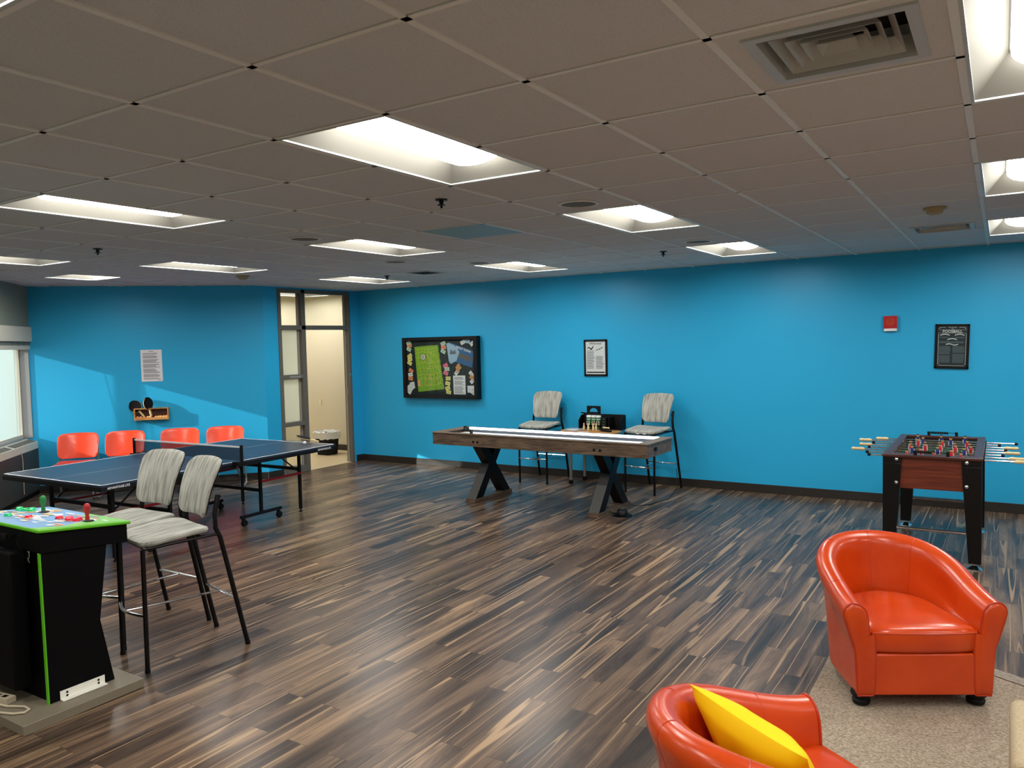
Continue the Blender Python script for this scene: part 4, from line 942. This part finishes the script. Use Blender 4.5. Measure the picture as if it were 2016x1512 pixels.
# ------------------------------------------------------------------ table tennis table
pc = (-7.05, 4.885); pz = .735
t = thing('table_tennis_table', 'blue folding table tennis table with net and wheeled dark frame', 'game table', (pc[0], pc[1], 0), R(1.9)); tt = t
for s_ in (-1, 1):
    y0_, y1_ = (.004, 1.372) if s_ > 0 else (-1.372, -.004)
    hf = MB(); hf.box(-.7625, y0_, pz - .018, .7625, y1_, pz)
    hf.mi(1); z = pz + .0006; lw = .02
    for q in ((-.7625, y0_, -.7625 + lw, y1_), (.7625 - lw, y0_, .7625, y1_), (-.0015 * 1.5, y0_, .0015 * 1.5, y1_)): hf.quad((q[0], q[1], z), (q[2], q[1], z), (q[2], q[3], z), (q[0], q[3], z))
    ye = y1_ - lw if s_ > 0 else y0_
    hf.quad((-.7625, ye, z), (.7625, ye, z), (.7625, ye + lw, z), (-.7625, ye + lw, z)); hf.build('half_top', ['ppblue', 'ppline'], t)
    b = MB(); z0_, z1_ = pz - .055, pz - .018
    for a in ((-.7625, y0_, -.74, y1_), (.74, y0_, .7625, y1_), (-.74, (y1_ - .022) if s_ > 0 else y0_, .74, y1_ if s_ > 0 else y0_ + .022)): b.box(a[0], a[1], z0_, a[2], a[3], z1_)
    yt = s_ * 1.22 if s_ > 0 else -1.21
    b.mi(1); fnt = lambda u, v: (.7632, (1.20 if s_ > 0 else -1.22) + u, (z0_ + z1_) / 2 + .004 + v)
    text_mb(b, 'ADVANTAGE LITE', .027, fnt, bold=.0008, cw=.92)
    b.build('apron', ['ppframe', 'paper'], t)
    # outer legs
    for sx in (-1, 1):
        b = MB(); b.box(sx * .47 - .014, s_ * 1.1 - .014, .03, sx * .47 + .014, s_ * 1.1 + .014, pz - .055); b.lathe([(.016, 0), (.016, .012), (.008, .014), (.008, .035)], (sx * .47, s_ * 1.1, 0), 14); b.build('leg', 'ppframe', t)
        b = MB(); b.bar((sx * .47, s_ * 1.1, .44), (sx * .47, s_ * .78, pz - .05), .012, .012); b.build('brace', 'ppframe', t)
        b = MB(); b.box(sx * .47 - .014, s_ * .54 - .014, .10, sx * .47 + .014, s_ * .54 + .014, pz - .055); b.box(sx * .47 - .016, s_ * .54 - .27, .085, sx * .47 + .016, s_ * .54 + .27, .115); b.build('wheel_frame', 'ppframe', t)
        b = MB(); b.bar((sx * .49, s_ * 1.1, .435), (sx * .49, s_ * .54, .43), .012, .022); b.build('safety_bar', 'red', t)
        for yc in (.30, .77):
            cs = bpy.data.objects.new('caster', None); C.objects.link(cs); cs.parent = t; cs.location = (sx * .47, s_ * yc, 0)
            b = MB(); b.lathe([(.03, -.018), (.034, -.008), (.034, .008), (.03, .018)], (0, .012, .034), 20, 'x'); b.build('wheel', 'matte', cs)
            b = MB(); b.box(-.016, -.01, .05, .016, .018, .086); b.build('fork', 'ppframe', cs, bevel=.003)
    b = MB(); b.box(-.46, s_ * 1.1 - .011, .46, .46, s_ * 1.1 + .011, .495); b.build('cross_rail', 'ppframe', t)
    b = MB(); b.box(-.46, s_ * .54 - .011, .32, .46, s_ * .54 + .011, .352); b.build('cross_rail', 'ppframe', t)
    b = MB(); b.box(-.46, s_ * .30 - .011, pz - .08, .46, s_ * .30 + .011, pz - .056); b.build('cross_rail', 'ppframe', t)
b = MB(); b.box(-.83, -.0008, pz + .012, .83, .0008, pz + .143); b.build('net', 'net', t)
b = MB(); b.box(-.835, -.004, pz + .138, .835, .004, pz + .153); b.build('net_tape', 'ppline', t)
for sx in (-1, 1):
    b = MB(); b.box(sx * .84 - .009, -.012, pz - .03, sx * .84 + .009, .012, pz + .165); b.box(min(sx * .76, sx * .85), -.05, pz - .03, max(sx * .76, sx * .85), .05, pz + .004) ; b.build('net_post', 'matte', t)
    b = MB(); b.bar((sx * .79, -.02, pz - .03), (sx * .74, .05, pz - .14), .012, .012); b.build('lock_lever', 'steel', t)
# paddle and ball at the far end
tl = Matrix.Translation(tt.location) @ Matrix.Rotation(R(1.9), 4, 'Z')
pw = tl @ Vector((.50, 1.22, pz)); 
bp_ = Vector((-6.66, 6.03, pz))
paddle('table_tennis_paddle', 'black paddle lying by the white ball on the table tennis table', (-6.60, 6.29, pz + .013), (R(74), 0, R(-58)), None)
b = MB(); b.lathe([(.02 * math.sin(PI * j / 12), -.02 * math.cos(PI * j / 12)) for j in range(13)], n=20); tag(b.build('table_tennis_ball', 'ballwhite', loc=(-6.635, 6.11, pz + .0212)), 'white ball beside the paddle on the table tennis table', 'ball')

# ------------------------------------------------------------------ orange stacking chairs
def stack_chair(label):
    t = thing('stacking_chair', label, 'chair', (0, 0, 0), 0, 'orange stacking chairs along the angled wall')
    def bf(u, v, w):
        return (u * (1 + .03 * v / .16), .20 + .10 * (v + .16) / .32 - .055 * (abs(u) / .23) ** 2.2 - w, .63 + v)
    b = MB(); b.pad(rrect(.475, .31, .07, arch=.008), .014, bf); b.build('backrest', 'orangeplastic', t)
    def sf(u, v, w):
        return (u, v - .03, .435 - .012 * math.cos(u * 6) + .02 * max(0, v - .1) / .1 - max(0, -v - .15) ** 2 * 4 + w)
    b = MB(); b.pad(rrect(.46, .43, .08), .014, sf); b.build('seat', 'orangeplastic', t)
    r = .011
    for s_ in (-1, 1):
        b = MB(); b.tube([(s_ * .215, .25, .60), (s_ * .222, .22, .42), (s_ * .225, .20, .36), (s_ * .24, .27, .03), (s_ * .24, .25, .013), (s_ * .24, -.20, .013), (s_ * .24, -.225, .03), (s_ * .235, -.17, .38), (s_ * .22, -.13, .42), (s_ * .2, .1, .425)], r, 8); b.build('sled_leg', 'greyleg', t)
    b = MB(); b.tube([(-.2, -.12, .415), (.2, -.12, .415)], r, 8); b.tube([(-.2, .15, .415), (.2, .15, .415)], r, 8); b.build('seat_rail', 'greyleg', t)
    return t
cl = ['orange stacking chair nearest the window', 'orange stacking chair under the paddle rack, left of the pair gap', 'orange stacking chair just right of the paddle rack', 'orange stacking chair nearest the doorway']
sc = None
for i, s_ in enumerate((.59, 1.13, 1.81, 2.36)):
    p_ = wa(s_, .50, 0); a = wang + R((2, -2, 1, -3)[i])
    if sc is None: sc = stack_chair(cl[0]); sc.location = p_; sc.rotation_euler = (0, 0, a)
    else: dup(sc, p_, a, cl[i])

# ------------------------------------------------------------------ orange tub armchairs
def tub(label, loc, rz, H=.70, hf=.52):
    t = thing('tub_armchair', label, 'armchair', loc, rz, 'orange leather tub armchairs')
    a, yb_, yf_ = .31, .36, -.33; y0 = 0.0
    path = []
    for k in range(7): path.append((-a - .006 * (1 - k / 6), yf_ + (y0 - yf_) * k / 6, Vector((-1, 0))))
    for k in range(1, 20):
        th = PI - PI * k / 20; x, y = a * math.cos(th), y0 + (yb_ - y0) * math.sin(th); n_ = Vector((math.cos(th) / a, math.sin(th) / (yb_ - y0))).normalized(); path.append((x, y, n_))
    for k in range(7): path.append((a + .006 * (k / 6), y0 + (yf_ - y0) * k / 6, Vector((1, 0))))
    def rim(y): q = max(0, min(1, (y - yf_) / (yb_ - yf_))); return hf + (H - hf) * (q ** 1.15 * .5 + .5 * (3 * q * q - 2 * q ** 3))
    def section(x, y, n_):
        h = rim(y); prof = [(-.01, .07), (.0, .085), (.012, .28), (.032, h - .17), (.062, h - .07), (.066, h - .035), (.052, h - .008), (.024, h + .004), (-.008, h - .004), (-.036, h - .03), (-.048, h - .075), (-.058, h - .16), (-.082, .36), (-.082, .10), (-.06, .07)]
        sm = []
        for q in range(len(prof) - 1):
            P_ = [Vector(prof[max(0, min(len(prof) - 1, q + d_))]) for d_ in (-1, 0, 1, 2)]
            for r_ in range(3):
                u = r_ / 3; sm.append(.5 * ((2 * P_[1]) + (P_[2] - P_[0]) * u + (2 * P_[0] - 5 * P_[1] + 4 * P_[2] - P_[3]) * u * u + (3 * P_[1] - P_[0] - 3 * P_[2] + P_[3]) * u ** 3))
        return [(x + n_.x * o, y + n_.y * o, z) for o, z in sm]
    secs = [section(*p) for p in path]
    b = MB(); b.loft(secs, caps=True); b.build('shell', 'leather', t, angle=60)
    # seams over the rim and down the inside
    for k in (4, 11, 16, 21, 28):
        b = MB(); s_ = secs[k]; cc = Vector((path[k][0] + path[k][2].x * .008, path[k][1] + path[k][2].y * .008, 0))
        pts = [Vector(p) for p in s_[9:37]]
        b.tube([p + (p - Vector((cc.x, cc.y, p.z))).normalized() * -.0012 for p in pts], .0020, 5)
        b.build('seam', 'leatherseam', t)
    # arm fronts with piping
    for s_, sec in ((-1, secs[0]), (1, secs[-1])):
        ol = [Vector(p) for p in sec]; c_ = sum(ol, Vector()) / len(ol)
        ap = bpy.data.objects.new('arm_front', None)
        b = MB()
        def ringy(k, dy): return [(c_.x + (p.x - c_.x) * k, p.y + dy, c_.z + (p.z - c_.z) * (k if k < 1 else 1)) for p in ol]
        b.loft([ringy(1, .01), ringy(1.0, -.003), ringy(.96, -.011), ringy(.88, -.016), ringy(.6, -.020)], caps=True); af = b.build('arm_front', 'leather', t, angle=70)
        b = MB(); b.tube([(c_.x + (p.x - c_.x) * .99, p.y - .004, p.z) for p in ol], .0055, 8, closed=True); b.build('piping', 'leatherseam', af)
    # front rail
    b = MB(); b.box(-.27, -.338, .07, .27, -.31, .275); b.build('front_rail', 'leather', t, bevel=.01, seg=3)
    b = MB(); b.box(-.25, -.31, .10, .25, .2, .262); b.build('seat_deck', 'leather', t)
    # cushion
    ol = []
    for k in range(25):
        th = PI * k / 24; ol.append((.242 * math.cos(th) + .0, .03 + .22 * math.sin(th)))
    ol = [(.262, -.30), (.258, -.2), (.25, -.1)] + ol + [(-.25, -.1), (-.258, -.2), (-.262, -.30), (-.245, -.335), (-.16, -.345), (-.08, -.348), (0, -.35), (.08, -.348), (.16, -.345), (.245, -.335)]
    b = MB(); b.pad(ol, .13, lambda u, v, w: (u, v, .333 + w + (.010 * (1 - (u / .27) ** 2) if w > 0 else 0)), rings=((0, .5), (.4, .5), (.8, .49), (.94, .45), (.985, .36), (1, .25), (1, 0)))
    cu = b.build('seat_cushion', 'leather', t, angle=80)
    b = MB(); b.tube([(u * .998, v * .998, .333 + .045) for u, v in ol], .004, 6, closed=True); b.build('piping', 'leather', cu)
    for x, y in ((-.275, -.27), (.275, -.27), (-.17, .2), (.17, .2)):
        b = MB(); b.lathe([(.026, 0), (.04, .008), (.043, .024), (.034, .034), (.046, .044), (.05, .058), (.044, .072)], (x, y, 0), 20); b.build('foot', 'matte', t)
    return t
tb = tub('orange leather tub armchair standing alone on the beige carpet near the table football', (-.462, 4.44, .012), R(29.4))
dup(tb, (-.555, 2.40, .012), R(138), 'orange leather tub armchair at the bottom edge holding the yellow pillow')
# pillow
t = thing('throw_pillow', 'bright yellow square pillow in the nearer orange armchair', 'pillow', (0, 0, 0))
u_ = Vector((.914, -.404, -.13)).normalized(); n_ = Vector((.404 * math.cos(R(35)), .914 * math.cos(R(35)), math.sin(R(35)))); v_ = n_.cross(u_).normalized(); n_ = u_.cross(v_)
pm_ = Matrix((u_, v_, n_)).transposed(); t.rotation_euler = pm_.to_euler(); t.location = Vector((-.645, 2.31, .665)) + v_ * .20
b = MB(); N = 22; S_ = .222
for sgn in (1, -1):
    idx = []
    for i in range(N + 1):
        for j in range(N + 1):
            u, v = 2 * i / N - 1, 2 * j / N - 1
            px, py = S_ * u * (1 - .10 * (1 - v * v)), S_ * v * (1 - .10 * (1 - u * u))
            th = .085 * ((1 - u * u) * (1 - v * v)) ** .45 * (1 + .05 * math.sin(7 * u + 3 * v) + .04 * math.sin(5 * v - 8 * u))
            idx.append((px, py, sgn * th))
    base = b.addv(idx)
    for i in range(N):
        for j in range(N):
            q = (i * (N + 1) + j, (i + 1) * (N + 1) + j, (i + 1) * (N + 1) + j + 1, i * (N + 1) + j + 1); b.addf([q if sgn > 0 else tuple(reversed(q))], base)
b.build('pillow_cover', 'yellow', t, angle=180)

# ------------------------------------------------------------------ carpet, ottoman
cp = [(-.81, -1.5), (3.2, -1.5), (3.2, 3.075), (-.81, 5.14)]
b = MB(); b.prism(cp, .0005, .012); tag(b.build('area_carpet', 'carpet'), 'beige speckled carpet under the orange armchairs', 'carpet')
b = MB(); d_ = Vector((4.01, -2.065)).normalized(); n_ = Vector((-d_.y, d_.x)); n_ = n_ if n_.y > 0 else -n_
p0 = Vector((-.81, 5.145)) + n_ * .047; p1 = Vector((3.2, 3.08)) + n_ * .047; P = [p0 - n_ * .045, p1 - n_ * .045, p1 + n_ * .045, p0 + n_ * .045]
b.prism([tuple(p) for p in P], .001, .016); tag(b.build('transition_strip', 'striptrim', bevel=.003), 'grey wood grain edge strip between carpet and planks', 'edge strip')
t = thing('ottoman', 'beige linen ottoman cut by the bottom right corner', 'ottoman', (.34, 3.16, .0125))
b = MB(); b.box(-.30, -.27, .10, .30, .27, .44); b.build('linen_body', 'linen', t, bevel=.035, seg=4)
b = MB(); b.box(-.27, -.276, .11, .27, -.262, .405); fp = b.build('front_panel', 'linendark', t, bevel=.006)
b = MB(); b.tube([(x, -.274, z) for x, z in [(u, v + .2575) for u, v in rrect(.54, .295, .02, 3)]], .004, 6, closed=True); b.build('piping', 'linendark', fp)
for x in (-.25, .25):
    for y in (-.22, .22): b = MB(); b.box(x - .025, y - .025, 0, x + .025, y + .025, .10); b.build('foot', 'matte', t)

# ------------------------------------------------------------------ arcade cabinet
ac = thing('arcade_cabinet', 'black arcade control cabinet with green edging and joysticks', 'arcade machine', (-4.45, 2.15, 0)); ox, oy = -4.45, 2.15
def AC(mb): mb.v = [(x - ox, y - oy, z) for x, y, z in mb.v]; return mb
def prof(y): return y
side = [(1.99, .05), (2.332, .05), (2.27, .40), (2.325, .80), (1.985, .845)]
for xa, xb in ((-4.10, -4.08), (-4.87, -4.85)):
    b = MB(); b.prism(side, xa, xb, 'x'); AC(b).build('side_panel', 'cabblack', ac)
b = MB(); b.prism([(2.005, .05), (2.30, .05), (2.24, .40), (2.295, .79), (2.005, .84)], -4.85, -4.10, 'x'); AC(b).build('body', 'cabblack', ac)
b = MB(); b.prism([(1.984, .05), (1.99, .05), (1.985, .845), (1.979, .845)], -4.098, -4.078, 'x'); AC(b).build('edge_trim', 'green', ac)
b = MB(); b.prism([(1.978, .83), (2.44, .785), (2.44, .885), (1.978, .935)], -4.88, -4.07, 'x'); AC(b).build('control_box', 'cabblack', ac, bevel=.004)
def bz(y, d=0): return .937 + (y - 1.97) * (-.052 / .47) + d
b = MB(); b.prism([(1.965, bz(1.965)), (2.455, bz(2.455)), (2.455, bz(2.455) + .018), (1.965, bz(1.965) + .018)], -4.895, -4.055, 'x'); cpn = AC(b).build('control_panel', 'green', ac, bevel=.006, seg=3)
b = MB()
def patch(mi, pts, d):
    b.mi(mi); b.quad(*[(x, y, bz(y) + .018 + d) for x, y in pts])
patch(0, [(-4.885, 1.975), (-4.14, 1.975), (-4.11, 2.13), (-4.2, 2.27), (-4.5, 2.445), (-4.885, 2.445)], .0008)
patch(1, [(-4.14, 1.975), (-4.065, 1.975), (-4.065, 2.445), (-4.5, 2.445), (-4.2, 2.27), (-4.11, 2.13)], .0008)
rc = random.Random(21)
for k in range(64):
    x, y = rc.uniform(-4.84, -4.12), rc.uniform(2.06, 2.40); w, h = rc.uniform(.02, .065), rc.uniform(.012, .032); m_ = rc.choice((2, 3, 3, 4, 2, 3, 5))
    n_ = 7; a0 = rc.uniform(0, 3); patch(m_, [(x + w * math.cos(a0 + 2 * PI * j / n_) * rc.uniform(.7, 1), y + h * math.sin(a0 + 2 * PI * j / n_) * rc.uniform(.7, 1)) for j in range(n_)], .0012 + k * .00004)
AC(b).build('panel_artwork', ['skyblue', 'grass', 'sandp', 'cloud', 'greyp', 'mappink'], cpn)
jp = [(.011, 0), (.011, .012), (.009, .02), (.0115, .035), (.016, .052), (.018, .066), (.0165, .078), (.010, .087), (0, .09)]
for nm, x, y in (('joyred', -4.18, 2.285), ('joygreen', -4.665, 2.30)):
    js = bpy.data.objects.new('joystick', None); C.objects.link(js); js.parent = ac; js.location = (x - ox, y - oy, bz(y) + .0185)
    b = MB(); b.lathe([(.032, 0), (.032, .003), (0, .004)], n=20); b.build('dust_washer', 'matte', js)
    b = MB(); b.lathe([(.004, 0), (.004, .03)], n=10); b.build('shaft', 'chrome', js)
    b = MB(); b.lathe([(r_, z + .01) for r_, z in jp], n=20); b.build('bat_top', nm, js)
for nm, lst in (('btnred', [(-4.30, 2.25), (-4.335, 2.27), (-4.26, 2.235), (-4.225, 2.25), (-4.37, 2.235), (-4.25, 2.275), (-4.50, 2.14)]), ('btngreen', [(-4.80, 2.27), (-4.835, 2.25), (-4.77, 2.29), (-4.735, 2.27), (-4.87, 2.27), (-4.80, 2.305), (-4.64, 2.10)])):
    for x, y in lst:
        b = MB(); z = bz(y) + .0188; b.lathe([(.021, z), (.021, z + .006), (.017, z + .009), (.0165, z + .014), (0, z + .016)], (x, y, 0), 18); AC(b).build('push_button', nm, ac)
b = MB(); b.box(-4.84, 1.895, .12, -4.215, 1.984, .835); AC(b).build('rear_housing', 'cabblack', ac, bevel=.012, seg=3)
for x, z in ((-4.19, .80), (-4.36, .845)):
    b = MB(); yq = 1.984 if x > -4.2 else 1.893
    b.box(x - .016, yq - .008, z - .03, x + .016, yq, z + .03); b.box(x - .006, yq - .016, z - .02, x + .022, yq - .006, z + .0); AC(b).build('latch', 'chrome', ac, bevel=.002)
b = MB(); b.box(-4.43, 1.955, .885, -4.31, 1.978, .905); b.box(-4.36, 1.94, .882, -4.33, 1.96, .91); AC(b).build('socket', 'matte', ac)
b = MB(); b.tube([(-4.33, 1.95, .90), (-4.36, 1.93, .87), (-4.37, 1.93, .84), (-4.33, 1.94, .83), (-4.28, 1.96, .82)], .003, 6); b.tube([(-4.23, 1.97, .92), (-4.24, 1.955, .88), (-4.225, 1.97, .82)], .003, 6); AC(b).build('cable', 'matte', ac)
b = MB(); b.box(-4.078, 2.04, .055, -4.074, 2.275, .098); b.box(-4.078, 2.04, .051, -4.045, 2.275, .055); br = AC(b).build('floor_bracket', 'white', ac, bevel=.001)
b = MB()
for y, z in ((2.075, .083), (2.075, .066), (2.24, .083), (2.24, .066)): b.lathe([(.006, -4.0740), (.006, -4.0725)], (0, y, z), 10, 'x')
AC(b).build('screw', 'darkhole', br)
b = MB(); b.box(-5.1, 1.80, 0, -3.95, 2.42, .05); tag(b.build('base_board', 'taupe', bevel=.003), 'taupe painted board on the floor under the arcade cabinet', 'base board')
t = thing('power_strip', 'cream power strip lying on the board behind the arcade cabinet', 'power strip', (-4.36, 1.88, .051), R(12))
b = MB(); b.box(-.14, -.025, 0, .09, .025, .03); b.mi(1)
for k in range(4): b.box(-.12 + k * .05, -.012, .03, -.09 + k * .05, .012, .0306)
b.build('housing', ['cord', 'matte'], t, bevel=.003)
b = MB(); b.tube([(-4.5, 1.845, .06), (-4.36, 1.84, .058), (-4.24, 1.86, .058), (-4.15, 1.905, .058), (-4.10, 1.90, .058), (-4.085, 1.87, .058), (-4.12, 1.835, .058), (-4.20, 1.806, .058), (-4.26, 1.788, .044), (-4.31, 1.77, .012), (-4.6, 1.65, .009)], .006, 8)
tag(b.build('extension_cord', 'cord'), 'cream cable looping over the taupe board at lower left', 'cable')
